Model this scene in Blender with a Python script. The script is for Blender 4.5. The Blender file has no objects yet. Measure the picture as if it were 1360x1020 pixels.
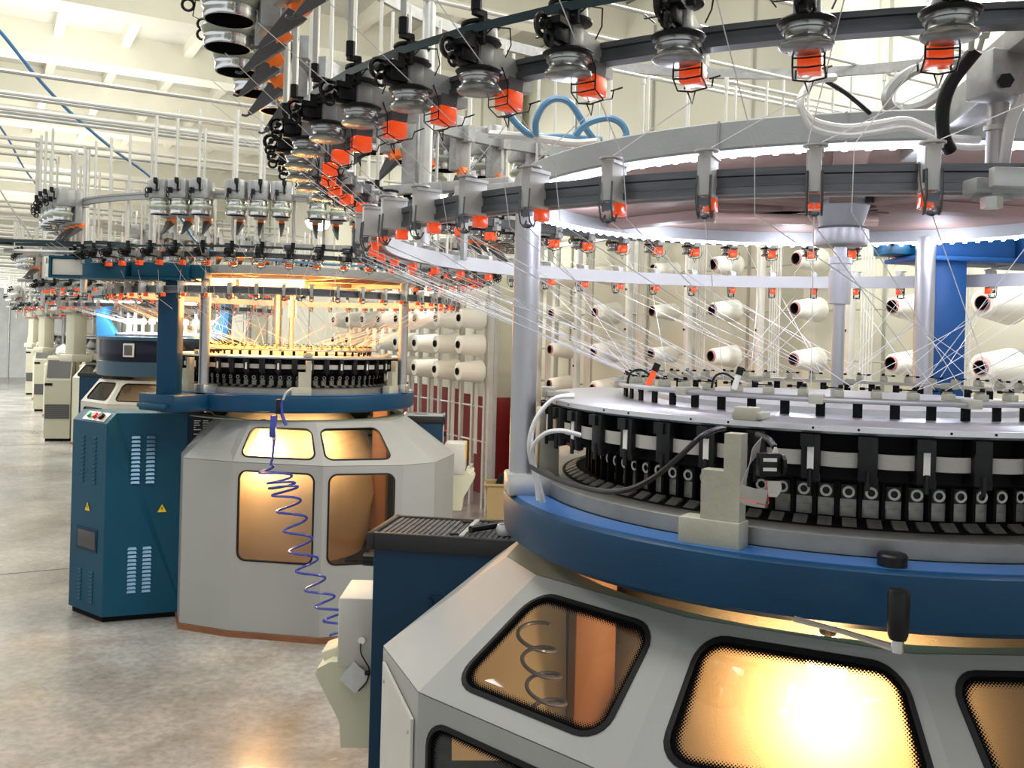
import bpy, bmesh, math, random
from mathutils import Vector, Matrix
from mathutils.geometry import tessellate_polygon
random.seed(7)
PI = math.pi
R = math.radians
S = bpy.context.scene
COL = S.collection

# ---------------------------------------------------------------- camera, world, lights, exposure
FPX, Y0, ROLL, EYE = 1239.0, 451.0, R(1.5), 1.60
cd = bpy.data.cameras.new('camera'); cam = bpy.data.objects.new('camera', cd); COL.objects.link(cam)
cam.matrix_world = Matrix.Translation((0, 0, EYE)) @ Matrix.Rotation(R(90), 4, 'X') @ Matrix.Rotation(ROLL, 4, 'Z')
cd.sensor_width = 36.0; cd.lens = FPX / 1360 * 36
cd.shift_y = (Y0 - 510) / 1360.0
cd.clip_start = 0.05; cd.clip_end = 200
S.camera = cam
S.view_settings.view_transform = 'Standard'; S.view_settings.look = 'None'
S.view_settings.gamma = 1; S.view_settings.exposure = 0.18
S.view_settings.use_curve_mapping = False
w = bpy.data.worlds.new('world'); S.world = w; w.use_nodes = True
w.node_tree.nodes['Background'].inputs[0].default_value = (0.93, 0.97, 1.0, 1)
w.node_tree.nodes['Background'].inputs[1].default_value = 0.78
def area(name, loc, sx, sy, power, col=(1, .97, .9), rot=(0, 0, 0)):
    l = bpy.data.lights.new(name, 'AREA'); l.shape = 'RECTANGLE'; l.size = sx; l.size_y = sy; l.energy = power; l.color = col
    o = bpy.data.objects.new(name, l); COL.objects.link(o); o.location = loc; o.rotation_euler = rot; return o
def point(name, loc, power, col, r=.05):
    l = bpy.data.lights.new(name, 'POINT'); l.energy = power; l.color = col; l.shadow_soft_size = r
    o = bpy.data.objects.new(name, l); COL.objects.link(o); o.location = loc; return o
U = Vector((-.489, .872, 0)); N = Vector((.872, .489, 0))       # the hall's long axis and cross axis
AU = math.atan2(U.y, U.x)
# added fill lights, out of view above the near part of the hall
area('overhead_fill_light', (-.5, 1.0, 4.28), 5.0, 1.2, 110, (1, .99, .97), (0, 0, AU))
area('overhead_fill_light', (2.2, 3.2, 4.28), 3.0, .8, 150, (1, .99, .96), (0, 0, AU))
area('overhead_fill_light', (-5.0, 4.2, 4.28), 4.0, 1.0, 110, (1, .98, .93), (0, 0, AU))
# added upward fill lights along the machine row, to brighten the ceiling
for k in range(6):
    q = Vector((-.3, 2.0, 0)) + U * (4.1 * k)
    area('ceiling_fill_light', (q.x, q.y, 3.30), .6, 3.2, 44, (1, .97, .88), (PI, 0, 0))
for k in range(4):  # added fill lights to brighten the far aisle
    q = Vector((-6.5, 8.5, 0)) + U * (4.6 * k)
    area('aisle_fill_light', (q.x, q.y, 4.28), 1.2, 3.0, 120 + 170 * k, (1, .98, .93), (0, 0, 0))
LAMPS = []   # fixtures hung over the machines; built with the ceiling

# ---------------------------------------------------------------- pixel of the photograph -> point in the hall
def at(px, py, d):
    c, s = math.cos(ROLL), math.sin(ROLL)
    a, b = px - 680, py - Y0
    u = c * a + s * b; v = -s * a + c * b
    return Vector((u * d / FPX, d, EYE - v * d / FPX))

# ---------------------------------------------------------------- materials
def mat(name, col, rough=.5, metal=0., noise=0., nscale=20., bump=0., bscale=60., emit=None, estr=0., col2=None, alpha=None, coat=0., stretch=None, spec=None):
    m = bpy.data.materials.new(name); m.use_nodes = True
    nt = m.node_tree; b = nt.nodes['Principled BSDF']
    b.inputs['Base Color'].default_value = (*col, 1); b.inputs['Roughness'].default_value = rough; b.inputs['Metallic'].default_value = metal
    if coat: b.inputs['Coat Weight'].default_value = coat; b.inputs['Coat Roughness'].default_value = .15
    if spec is not None: b.inputs['Specular IOR Level'].default_value = spec
    if emit: b.inputs['Emission Color'].default_value = (*emit, 1); b.inputs['Emission Strength'].default_value = estr
    tc = nt.nodes.new('ShaderNodeTexCoord'); src = tc.outputs['Object']
    if stretch:
        mp = nt.nodes.new('ShaderNodeMapping'); mp.inputs['Scale'].default_value = stretch; nt.links.new(src, mp.inputs[0]); src = mp.outputs[0]
    if noise or col2:
        n = nt.nodes.new('ShaderNodeTexNoise'); n.inputs['Scale'].default_value = nscale; n.inputs['Detail'].default_value = 6
        n.inputs['Roughness'].default_value = .65; nt.links.new(src, n.inputs['Vector'])
        r = nt.nodes.new('ShaderNodeValToRGB'); r.color_ramp.elements[0].position = .36; r.color_ramp.elements[1].position = .66
        c2 = col2 or tuple(max(0, c * (1 - noise)) for c in col)
        r.color_ramp.elements[0].color = (*c2, 1); r.color_ramp.elements[1].color = (*col, 1)
        nt.links.new(n.outputs[0], r.inputs[0]); nt.links.new(r.outputs[0], b.inputs['Base Color'])
        mr = nt.nodes.new('ShaderNodeMapRange'); mr.inputs['To Min'].default_value = min(1, rough * 1.25); mr.inputs['To Max'].default_value = rough * .85
        nt.links.new(n.outputs[0], mr.inputs['Value']); nt.links.new(mr.outputs[0], b.inputs['Roughness'])
    if bump:
        n2 = nt.nodes.new('ShaderNodeTexNoise'); n2.inputs['Scale'].default_value = bscale; n2.inputs['Detail'].default_value = 4; nt.links.new(src, n2.inputs['Vector'])
        bp = nt.nodes.new('ShaderNodeBump'); bp.inputs['Strength'].default_value = bump; bp.inputs['Distance'].default_value = .002
        nt.links.new(n2.outputs[0], bp.inputs['Height']); nt.links.new(bp.outputs[0], b.inputs['Normal'])
    return m

def chipped(name, col, chipcol, rough, thr=.70, scale=9., spec=.28):
    """enamel with chips worn through it"""
    m = mat(name, col, rough, 0, .18, 3.5, .15, 300, coat=.04, spec=spec)
    nt = m.node_tree; b = nt.nodes['Principled BSDF']
    old = b.inputs['Base Color'].links[0].from_socket
    tc = nt.nodes.new('ShaderNodeTexCoord')
    n = nt.nodes.new('ShaderNodeTexNoise'); n.inputs['Scale'].default_value = scale; n.inputs['Detail'].default_value = 9; n.inputs['Roughness'].default_value = .7
    nt.links.new(tc.outputs['Object'], n.inputs['Vector'])
    g = nt.nodes.new('ShaderNodeMath'); g.operation = 'GREATER_THAN'; g.inputs[1].default_value = thr; nt.links.new(n.outputs[0], g.inputs[0])
    mx = nt.nodes.new('ShaderNodeMix'); mx.data_type = 'RGBA'; nt.links.new(g.outputs[0], mx.inputs[0]); nt.links.new(old, mx.inputs[6]); mx.inputs[7].default_value = (*chipcol, 1)
    nt.links.new(mx.outputs[2], b.inputs['Base Color'])
    return m

def glassmat(name, tint, gloss=.12, edge=False, rough=.03):
    m = bpy.data.materials.new(name); m.use_nodes = True; nt = m.node_tree
    for n in list(nt.nodes):
        if n.type != 'OUTPUT_MATERIAL': nt.nodes.remove(n)
    out = [n for n in nt.nodes if n.type == 'OUTPUT_MATERIAL'][0]
    t = nt.nodes.new('ShaderNodeBsdfTransparent'); t.inputs[0].default_value = (*tint, 1)
    g = nt.nodes.new('ShaderNodeBsdfGlossy'); g.inputs['Roughness'].default_value = rough; g.inputs[0].default_value = (.9, .95, 1, 1)
    fr = nt.nodes.new('ShaderNodeFresnel'); fr.inputs[0].default_value = 1.5
    ad = nt.nodes.new('ShaderNodeMath'); ad.operation = 'MULTIPLY_ADD'; ad.inputs[1].default_value = .9; ad.inputs[2].default_value = gloss; ad.use_clamp = True
    nt.links.new(fr.outputs[0], ad.inputs[0])
    mx = nt.nodes.new('ShaderNodeMixShader'); nt.links.new(ad.outputs[0], mx.inputs[0]); nt.links.new(t.outputs[0], mx.inputs[1]); nt.links.new(g.outputs[0], mx.inputs[2])
    last = mx.outputs[0]
    if edge:   # halftone dots printed round the rim of the pane
        at_ = nt.nodes.new('ShaderNodeAttribute'); at_.attribute_name = 'edge'
        uv = nt.nodes.new('ShaderNodeAttribute'); uv.attribute_name = 'flat'
        sc = nt.nodes.new('ShaderNodeVectorMath'); sc.operation = 'SCALE'; sc.inputs['Scale'].default_value = 250.0; nt.links.new(uv.outputs['Vector'], sc.inputs[0])
        vo = nt.nodes.new('ShaderNodeTexVoronoi'); vo.inputs['Scale'].default_value = 1.0; vo.inputs['Randomness'].default_value = 0.0
        nt.links.new(sc.outputs[0], vo.inputs['Vector'])
        mu = nt.nodes.new('ShaderNodeMath'); mu.operation = 'MULTIPLY'; mu.inputs[1].default_value = .95; nt.links.new(at_.outputs['Fac'], mu.inputs[0])
        lt = nt.nodes.new('ShaderNodeMath'); lt.operation = 'LESS_THAN'; nt.links.new(vo.outputs['Distance'], lt.inputs[0]); nt.links.new(mu.outputs[0], lt.inputs[1])
        d = nt.nodes.new('ShaderNodeBsdfDiffuse'); d.inputs[0].default_value = (.006, .006, .007, 1)
        m2 = nt.nodes.new('ShaderNodeMixShader'); nt.links.new(lt.outputs[0], m2.inputs[0]); nt.links.new(last, m2.inputs[1]); nt.links.new(d.outputs[0], m2.inputs[2]); last = m2.outputs[0]
    nt.links.new(last, out.inputs[0])
    return m

def emis(name, col, s):
    m = bpy.data.materials.new(name); m.use_nodes = True; nt = m.node_tree; b = nt.nodes['Principled BSDF']
    b.inputs['Base Color'].default_value = (*col, 1); b.inputs['Emission Color'].default_value = (*col, 1); b.inputs['Emission Strength'].default_value = s
    return m

M = {}
M['blue'] = chipped('blue_enamel', (.001, .045, .108), (.32, .31, .28), .38, .715, 16)
M['bluecab'] = mat('blue_cabinet_enamel', (.001, .064, .118), .42, 0, .12, 3, .2, 400, coat=.04, spec=.25)
M['bluedark'] = mat('dark_blue_enamel', (.001, .028, .064), .45, 0, .12, 3, .2, 400, coat=.04, spec=.25)
M['bluelight'] = mat('lit_blue_ledge_tone', (.02, .14, .42), .32, 0, .15, 4, .1, 200, coat=.4)
M['guard'] = mat('pale_grey_guard_paint', (.345, .35, .335), .42, 0, .06, 2.5, .15, 500)
M['guardw'] = mat('off_white_guard_paint', (.50, .50, .44), .45, 0, .05, 2.5, .1, 500)
M['beige'] = mat('beige_machine_paint', (.45, .44, .34), .45, 0, .10, 2.5, .1, 300)
M['bracket'] = mat('grey_green_bracket_paint', (.47, .46, .36), .5, 0, .22, 9, .35, 120)
M['steel'] = mat('brushed_steel', (.62, .62, .60), .34, .85, .15, 14, .1, 200)
M['gear'] = mat('oiled_steel_ring', (.34, .335, .30), .36, .7, .25, 9, .1, 200)
M['colb'] = mat('mid_blue_column_enamel', (.012, .085, .26), .4, 0, .12, 3, .2, 400, coat=.05, spec=.3)
M['band'] = mat('lit_rail_face_grey', (.50, .50, .52), .45)
M['disc'] = mat('ground_steel_disc', (.70, .70, .72), .30, .75, .10, 6, .08, 150)
M['post'] = mat('satin_aluminium_post', (.47, .47, .48), .36, .85, .14, 5, .1, 200)
M['galv'] = mat('galvanised_steel', (.62, .64, .62), .4, .6, .18, 12)
M['chrome'] = mat('chrome', (.8, .8, .8), .12, 1.)
M['alu'] = mat('pale_aluminium', (.60, .60, .58), .42, .35, .10, 10)
M['arm'] = mat('light_grey_arm_paint', (.44, .45, .45), .38, .3, .25, 30)
M['ring'] = mat('grey_ring_paint', (.36, .38, .38), .45, .15, .15, 7, .2, 300)
M['rail'] = mat('dark_anodised_rail', (.15, .16, .17), .32, .75, .3, 8, stretch=(1, 1, 14))
M['black'] = mat('black_plastic', (.008, .008, .009), .34, 0, .3, 30, .1, 200, spec=.3)
M['blackm'] = mat('black_matte', (.006, .006, .0065), .7, spec=.15)
M['oily'] = mat('oily_black_steel', (.011, .010, .010), .3, .2, .4, 40, spec=.3)
M['camgrey'] = mat('cam_grey_metal', (.36, .35, .31), .42, .55, .3, 35)
M['white'] = mat('white_plastic', (.78, .77, .72), .4)
M['pipe'] = mat('pale_plastic_pipe', (.66, .66, .62), .35, .1, .08, 6)
M['cap'] = mat('black_rubber', (.010, .010, .011), .6, spec=.25)
M['orange'] = mat('orange_lamp_plastic', (.90, .085, .012), .25, 0, emit=(1, .08, .008), estr=.35, coat=.5)
M['orangeb'] = mat('amber_lamp_plastic', (.80, .16, .015), .3, 0, emit=(1, .18, .01), estr=.12)
M['fin'] = mat('grey_plastic_fin', (.095, .095, .10), .4)
M['drum'] = mat('yarn_wheel_metal', (.40, .41, .40), .24, .85, .15, 30)
M['drumd'] = mat('yarn_wheel_disc', (.42, .42, .41), .4, .4)
M['green'] = mat('pale_green_flange', (.42, .47, .38), .35, .1)
M['belt'] = mat('dark_green_belt', (.012, .035, .042), .5)
M['yarn'] = mat('white_yarn', (.86, .86, .88), .8)
M['cone'] = mat('wound_white_yarn', (.84, .83, .77), .85, 0, .05, 8, .5, 260, stretch=(1, 1, 6))
M['core'] = mat('dark_cone_core', (.012, .012, .014), .5)
M['corer'] = mat('pink_cone_rim', (.40, .17, .17), .6)
M['pinkplate'] = mat('rose_grey_underplate', (.26, .17, .145), .6, .1, .12, 6)
M['floor'] = None
M['wall'] = mat('cream_wall_paint', (.74, .73, .62), .65, 0, .06, 1.5, .1, 40)
M['red'] = mat('dark_red_wall_paint', (.22, .012, .016), .45, 0, .15, 2.5, .1, 60)
M['ceil'] = mat('cream_ceiling_paint', (.78, .76, .66), .7, 0, .05, 2)
M['ceilp'] = mat('pale_ceiling_panel', (.60, .60, .54), .7, 0, .08, 1.2)
M['beam'] = mat('cream_beam_paint', (.80, .78, .68), .6, 0, .05, 2)
M['curtain'] = mat('translucent_curtain_plastic', (.84, .89, .90), .35, 0, .2, 1.6, .2, 8)
M['hoseb'] = mat('blue_air_hose', (.05, .22, .48), .35, coat=.3)
M['coil'] = mat('dark_blue_coil_hose', (.022, .045, .30), .25, coat=.5)
M['hosel'] = mat('light_blue_hose', (.10, .27, .46), .35, coat=.3)
M['cable'] = mat('black_cable', (.007, .007, .009), .35, spec=.35)
M['cablew'] = mat('white_cable', (.72, .72, .70), .35)
M['ribbon'] = mat('grey_ribbon_cable', (.42, .41, .37), .5, 0, .12, 90, stretch=(1, 1, 8))
M['ribred'] = mat('red_ribbon_edge', (.55, .01, .02), .5)
M['tank'] = mat('ivory_plastic', (.68, .65, .48), .42, 0, .08, 4)
M['tankw'] = mat('pale_grey_box_paint', (.62, .60, .54), .45, 0, .05, 6)
M['tray'] = mat('black_tray_rubber', (.012, .012, .013), .45, 0, .4, 30)
M['mat'] = mat('grey_ribbed_rubber', (.085, .085, .09), .42, 0, .5, 18, .3, 120)
M['yellow'] = mat('yellow_sign', (.82, .55, .01), .5)
M['redp'] = mat('red_plastic', (.7, .01, .01), .3, coat=.5)
M['greenp'] = mat('green_plastic', (.02, .4, .16), .3, coat=.5)
M['fabric'] = mat('white_knitted_fabric', (.80, .70, .55), .9, 0, .10, 3, .5, 300)
M['brown'] = mat('brown_board', (.26, .10, .04), .6, 0, .3, 6)
M['legm'] = mat('brown_leg_paint', (.30, .14, .07), .5)
M['carton'] = mat('tan_plastic_crate', (.52, .40, .20), .6, 0, .1, 5)
M['paper'] = mat('white_paper_tag', (.70, .70, .68), .7, 0, .15, 30)
M['led'] = emis('cool_white_led', (.78, .82, 1.0), 30)
M['ledstrip'] = emis('led_strip_lit', (.80, .84, 1.0), 4)
M['tubec'] = emis('cool_tube_light', (.9, .97, 1.0), 9)
M['tubew'] = emis('warm_tube_light', (1.0, .50, .13), 12)
M['bulb'] = emis('warm_bulb', (1.0, .62, .25), 26)
M['flood'] = emis('floodlight_glass', (1.0, .97, .9), 14)
M['glass'] = glassmat('guard_pane_glass', (.62, .58, .52), .035, True)
M['glassp'] = glassmat('plain_pane_glass', (.75, .74, .70), .05, False)
M['darkglass'] = mat('dark_blue_acrylic', (.003, .006, .018), .15, spec=.3)
M['navy'] = mat('navy_paint', (.008, .05, .09), .35, coat=.4)
M['sky'] = mat('pale_blue_enamel', (.05, .24, .48), .4)
M['louv'] = mat('worn_louvre_blue', (.10, .22, .34), .3, .3, .3, 60)

# ---------------------------------------------------------------- mesh builder
class MB:
    def __init__(s): s.v = []; s.f = []; s.sm = []; s.mi = []; s.cur = 0
    def add(s, vs, fs, smooth=False):
        o = len(s.v); s.v += [tuple(p) for p in vs]; s.f += [tuple(i + o for i in f) for f in fs]; s.sm += [smooth] * len(fs); s.mi += [s.cur] * len(fs); return s
    def box(s, c, d, rz=0, rx=0, ry=0, bev=0, taper=1):
        hx, hy, hz = d[0] / 2, d[1] / 2, d[2] / 2
        M3 = Matrix.Rotation(rz, 3, 'Z') @ Matrix.Rotation(ry, 3, 'Y') @ Matrix.Rotation(rx, 3, 'X'); c = Vector(c)
        if bev:
            b = min(bev, hx * .9, hy * .9, hz * .9)
            bm = bmesh.new(); bmesh.ops.create_cube(bm, size=1)
            for v in bm.verts: v.co = Vector((v.co.x * 2 * hx, v.co.y * 2 * hy, v.co.z * 2 * hz))
            bmesh.ops.bevel(bm, geom=list(bm.edges), offset=b, segments=2, affect='EDGES', profile=.5)
            bm.verts.index_update(); s.add([c + M3 @ v.co for v in bm.verts], [[v.index for v in f.verts] for f in bm.faces], True); bm.free(); return s
        vs = [c + M3 @ Vector((x * hx * (taper if z < 0 else 1), y * hy * (taper if z < 0 else 1), z * hz)) for z in (-1, 1) for y in (-1, 1) for x in (-1, 1)]
        return s.add(vs, [(0, 2, 3, 1), (4, 5, 7, 6), (0, 1, 5, 4), (2, 6, 7, 3), (0, 4, 6, 2), (1, 3, 7, 5)])
    def cyl(s, p0, p1, r0, r1=None, n=12, caps=True):
        r1 = r0 if r1 is None else r1; p0 = Vector(p0); p1 = Vector(p1); d = (p1 - p0).normalized()
        a = Vector((0, 0, 1)) if abs(d.z) < .95 else Vector((1, 0, 0)); x = d.cross(a).normalized(); y = d.cross(x)
        vs = [p + (x * math.cos(2 * PI * i / n) + y * math.sin(2 * PI * i / n)) * r for p, r in ((p0, r0), (p1, r1)) for i in range(n)]
        s.add(vs, [(i, n + i, n + (i + 1) % n, (i + 1) % n) for i in range(n)], True)
        if caps: s.add(vs[:n], [tuple(range(n))]); s.add(vs[n:], [tuple(reversed(range(n)))])
        return s
    def tube(s, pts, r, n=6, closed=False, caps=True):
        pts = [Vector(p) for p in pts]; m = len(pts); rings = []
        x = None
        for i, p in enumerate(pts):
            t = (pts[(i + 1) % m] - pts[i - 1]) if closed or 0 < i < m - 1 else (pts[1] - pts[0] if i == 0 else pts[-1] - pts[-2])
            t.normalize()
            if x is None:
                a = Vector((0, 0, 1)) if abs(t.z) < .9 else Vector((1, 0, 0)); x = t.cross(a).normalized()
            else:
                x = x - t * x.dot(t); x.normalize()
            y = t.cross(x)
            rr = r[i] if isinstance(r, (list, tuple)) else r
            rings.append([p + (x * math.cos(2 * PI * k / n) + y * math.sin(2 * PI * k / n)) * rr for k in range(n)])
        vs = [q for g in rings for q in g]
        L = m if closed else m - 1
        s.add(vs, [(i * n + k, i * n + (k + 1) % n, ((i + 1) % m) * n + (k + 1) % n, ((i + 1) % m) * n + k) for i in range(L) for k in range(n)], n > 4)
        if caps and not closed: s.add(rings[0], [tuple(reversed(range(n)))]); s.add(rings[-1], [tuple(range(n))])
        return s
    def lathe(s, prof, n=32, c=(0, 0, 0), closed=False, a0=0, a1=2 * PI):
        full = abs(a1 - a0 - 2 * PI) < 1e-6; k = n if full else n + 1; m = len(prof)
        vs = [(c[0] + r * math.cos(a0 + (a1 - a0) * i / n), c[1] + r * math.sin(a0 + (a1 - a0) * i / n), c[2] + z) for i in range(k) for r, z in prof]
        fs = []
        for i in range(n):
            j = (i + 1) % k
            for q in range(m if closed else m - 1):
                q2 = (q + 1) % m; fs.append((i * m + q, j * m + q, j * m + q2, i * m + q2))
        if not full and closed: fs += [tuple(range(m)), tuple(n * m + q for q in reversed(range(m)))]
        return s.add(vs, fs, True)
    def ring(s, r0, r1, z0, z1, n=96, c=(0, 0, 0), a0=0, a1=2 * PI):
        return s.lathe([(r1, z0), (r1, z1), (r0, z1), (r0, z0)], n, c, True, a0, a1)
    def prism(s, poly, z0, z1, smooth=False):
        n = len(poly); vs = [(p[0], p[1], z0) for p in poly] + [(p[0], p[1], z1) for p in poly]
        return s.add(vs, [tuple(reversed(range(n))), tuple(range(n, 2 * n))] + [(i, (i + 1) % n, n + (i + 1) % n, n + i) for i in range(n)], smooth)
    def plate(s, poly3, off):
        """a flat polygon in space made thick by the vector OFF"""
        n = len(poly3); off = Vector(off); p = [Vector(q) for q in poly3]; vs = p + [q + off for q in p]
        return s.add(vs, [tuple(reversed(range(n))), tuple(range(n, 2 * n))] + [(i, (i + 1) % n, n + (i + 1) % n, n + i) for i in range(n)])
    def xf(s, mtx, start=0):
        for i in range(start, len(s.v)): s.v[i] = tuple(mtx @ Vector(s.v[i]))
        return s
    def mesh(s, name, mats, sharp=35):
        me = bpy.data.meshes.new(name); me.from_pydata(s.v, [], s.f)
        mats = mats if isinstance(mats, (list, tuple)) else [mats]
        for m in mats: me.materials.append(m)
        me.polygons.foreach_set('use_smooth', s.sm)
        if len(mats) > 1: me.polygons.foreach_set('material_index', s.mi)
        me.update()
        bm = bmesh.new(); bm.from_mesh(me); bmesh.ops.recalc_face_normals(bm, faces=bm.faces); bm.to_mesh(me); bm.free()
        if any(s.sm): me.set_sharp_from_angle(angle=R(sharp))
        return me
    def build(s, name, mats, parent=None, loc=None, rz=0, **k):
        return link(name, s.mesh(name, mats), parent, loc, rz, **k)
def link(name, me, parent=None, loc=None, rz=0, label=None, cat=None, group=None, kind=None):
    o = bpy.data.objects.new(name, me); COL.objects.link(o)
    if parent: o.parent = parent
    if loc is not None: o.location = loc
    if rz: o.rotation_euler = (0, 0, rz)
    return tag(o, label, cat, group, kind)
def tag(o, label=None, cat=None, group=None, kind=None):
    if label: o['label'] = label
    if cat: o['category'] = cat
    if group: o['group'] = group
    if kind: o['kind'] = kind
    return o
def thing(name, loc, label, cat, group=None, rz=0):
    return link(name, None, None, loc, rz, label, cat, group)
def tx(base, sc, p): return Vector(p) - base
def arcpts(r, z, a0, a1, n, c=(0, 0)): return [(c[0] + r * math.cos(a0 + (a1 - a0) * i / n), c[1] + r * math.sin(a0 + (a1 - a0) * i / n), z) for i in range(n + 1)]
def smoothpts(P, k=6):
    P = [Vector(p) for p in P]; out = []
    for i in range(len(P) - 1):
        a = P[max(i - 1, 0)]; b = P[i]; c = P[i + 1]; d = P[min(i + 2, len(P) - 1)]
        for j in range(k):
            t = j / k
            out.append(.5 * ((2 * b) + (c - a) * t + (2 * a - 5 * b + 4 * c - d) * t * t + (3 * b - a - 3 * c + d) * t ** 3))
    out.append(P[-1]); return out

# ---------------------------------------------------------------- the hall
def floor_mat():
    m = mat('polished_concrete', (.36, .36, .35), .2); nt = m.node_tree; b = nt.nodes['Principled BSDF']
    tc = nt.nodes.new('ShaderNodeTexCoord')
    def noise(sc, det, lo, hi, c0, c1, dist=0):
        n = nt.nodes.new('ShaderNodeTexNoise'); n.inputs['Scale'].default_value = sc; n.inputs['Detail'].default_value = det; n.inputs['Roughness'].default_value = .62; n.inputs['Distortion'].default_value = dist
        nt.links.new(tc.outputs['Object'], n.inputs['Vector']); r = nt.nodes.new('ShaderNodeValToRGB')
        r.color_ramp.elements[0].position = lo; r.color_ramp.elements[1].position = hi
        r.color_ramp.elements[0].color = (*c0, 1); r.color_ramp.elements[1].color = (*c1, 1); nt.links.new(n.outputs[0], r.inputs[0]); return n, r
    n1, r1 = noise(1.3, 8, .32, .68, (.155, .148, .132), (.43, .42, .395), .4)
    n2, r2 = noise(.8, 5, .55, .78, (1, 1, 1), (.80, .66, .50), .8)
    n3, r3 = noise(26, 6, .35, .62, (.80, .80, .80), (1.1, 1.1, 1.1))
    n4, r4 = noise(7, 8, .68, .72, (0, 0, 0), (.28, .28, .27))
    def mul(a, c, t='MULTIPLY'):
        x = nt.nodes.new('ShaderNodeMix'); x.data_type = 'RGBA'; x.blend_type = t; x.inputs[0].default_value = 1
        nt.links.new(a, x.inputs[6]); nt.links.new(c, x.inputs[7]); return x.outputs[2]
    c = mul(mul(mul(r1.outputs[0], r2.outputs[0]), r3.outputs[0]), r4.outputs[0], 'ADD'); nt.links.new(c, b.inputs['Base Color'])
    mr = nt.nodes.new('ShaderNodeMapRange'); mr.inputs['From Min'].default_value = .3; mr.inputs['From Max'].default_value = .7
    mr.inputs['To Min'].default_value = .30; mr.inputs['To Max'].default_value = .13; nt.links.new(n1.outputs[0], mr.inputs[0]); nt.links.new(mr.outputs[0], b.inputs['Roughness'])
    bp = nt.nodes.new('ShaderNodeBump'); bp.inputs['Strength'].default_value = .12; bp.inputs['Distance'].default_value = .002
    nt.links.new(n3.outputs[0], bp.inputs['Height']); nt.links.new(bp.outputs[0], b.inputs['Normal'])
    b.inputs['Specular IOR Level'].default_value = .6
    return m
M['floor'] = floor_mat()
HO = Vector((-.02, 10.0, 0))             # a point of the right wall
def hall(u, n, z=0): return HO + U * u + N * n + Vector((0, 0, z))
def hall_box(mb, u0, u1, n0, n1, z0, z1):
    P = [hall(u0, n0), hall(u1, n0), hall(u1, n1), hall(u0, n1)]
    return mb.prism([(p.x, p.y) for p in P], z0, z1)
UE = 24.5
fl = hall_box(MB(), -16, UE, -16, .3, -.1, 0).build('floor', M['floor'], kind='structure')
# expansion joints cut across the slab
jm = mat('dark_joint_filler', (.06, .06, .055), .6)
for u in (-1.9, 5.5, 13):
    hall_box(MB(), u, u + .012, -16, .1, -.004, .0015).build('floor_joint', jm, fl)
wr = hall_box(MB(), -16, UE, 0, .2, 0, 4.6).build('wall_right', M['wall'], kind='structure')
hall_box(MB(), -16, UE, -.012, -.001, 0, 1.0).build('painted_band', M['red'], wr, label='dark red painted lower band')
we = hall_box(MB(), UE, UE + .2, -16, .2, 0, 4.6).build('wall_far', M['wall'], kind='structure')
# pilasters, each red below and cream above
for u in (-9.5, -4.7, .2, 5.0, 10, 15, 20):
    p = hall_box(MB(), u, u + .28, -.32, -.013, 1.0, 4.35).build('pilaster', M['wall'], wr)
    hall_box(MB(), u - .004, u + .284, -.325, -.013, 0, 1.0).build('pilaster_base', M['red'], p, label='dark red painted lower part of pilaster')
# seams between wall panels
for u in [i * 1.2 - 9 for i in range(22)]:
    hall_box(MB(), u + .6, u + .62, -.012, -.002, 1.01, 4.3).build('panel_joint', mat_j if 'mat_j' in globals() else globals().setdefault('mat_j', mat('grey_panel_joint', (.38, .38, .33), .6)), wr)
# plastic strip curtain in the end wall
cu = thing('strip_curtain', hall(UE - .05, -5.5), 'pale translucent plastic sheet doorway closing the far end of the aisle', 'curtain')
for i in range(6):
    P0 = hall(UE - .05, -8.0 + i * .92) - cu.location
    nn = N; mb = MB(); a = Vector(P0); b2 = a + N * .90
    mb.plate([a, b2, b2 + Vector((0, 0, 3.1)), a + Vector((0, 0, 3.1))], U * -.03); mb.build('curtain_panel', M['curtain'], cu)
    MB().cyl(b2 + N * .01 - U * .05, b2 + N * .01 - U * .05 + Vector((0, 0, 3.1)), .03, n=8).build('curtain_post', M['galv'], cu)
# ceiling with beams and ribs
ce = hall_box(MB(), -16, UE, -16, .2, 4.62, 4.75).build('ceiling', M['ceilp'], kind='structure')
bmesh_beam = hall_box(MB(), -.16, .16, -16, .0, 4.30, 4.62).mesh('ceiling_beam', M['beam'])
for k in range(-4, 14):
    link('ceiling_beam', bmesh_beam, ce, U * (k * 1.8))
rib = hall_box(MB(), .16, 1.64, -.045, .045, 4.50, 4.62).mesh('ceiling_rib', M['ceil'])
for k in range(-1, 11):
    for j in range(1, 24):
        link('ceiling_rib', rib, ce, U * (k * 1.8) - N * (j * .62))
for p, nm in ((Vector((-.78, 9.1, 3.12)), 'bright floodlight hanging above the gap behind the near machine'),
              (Vector((-2.62, 12.4, 3.15)), 'bright floodlight hanging behind the left machine, lower of the pair in view'),
              (Vector((2.05, 4.3, 3.25)), 'bright floodlight at the top right corner above the rail')):
    t = thing('floodlight', p, nm, 'lamp', 'floodlights')
    MB().lathe([(.02, .16), (.05, .15), (.07, .06), (.17, -.02), (.18, -.05), (.165, -.05), (.06, .05)], 20).build('reflector', M['arm'], t)
    MB().lathe([(0, .0), (.155, -.03), (.165, -.06), (.13, -.13), (.06, -.165), (0, -.17)], 20).build('globe', M['flood'], t)
    MB().cyl((0, 0, .15), (0, 0, 4.4 - p.z), .01, n=8).build('suspension_rod', M['galv'], t)
    point('floodlight_lamp', p + Vector((0, 0, -.25)), 60, (1, .97, .9), .06)

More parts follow.
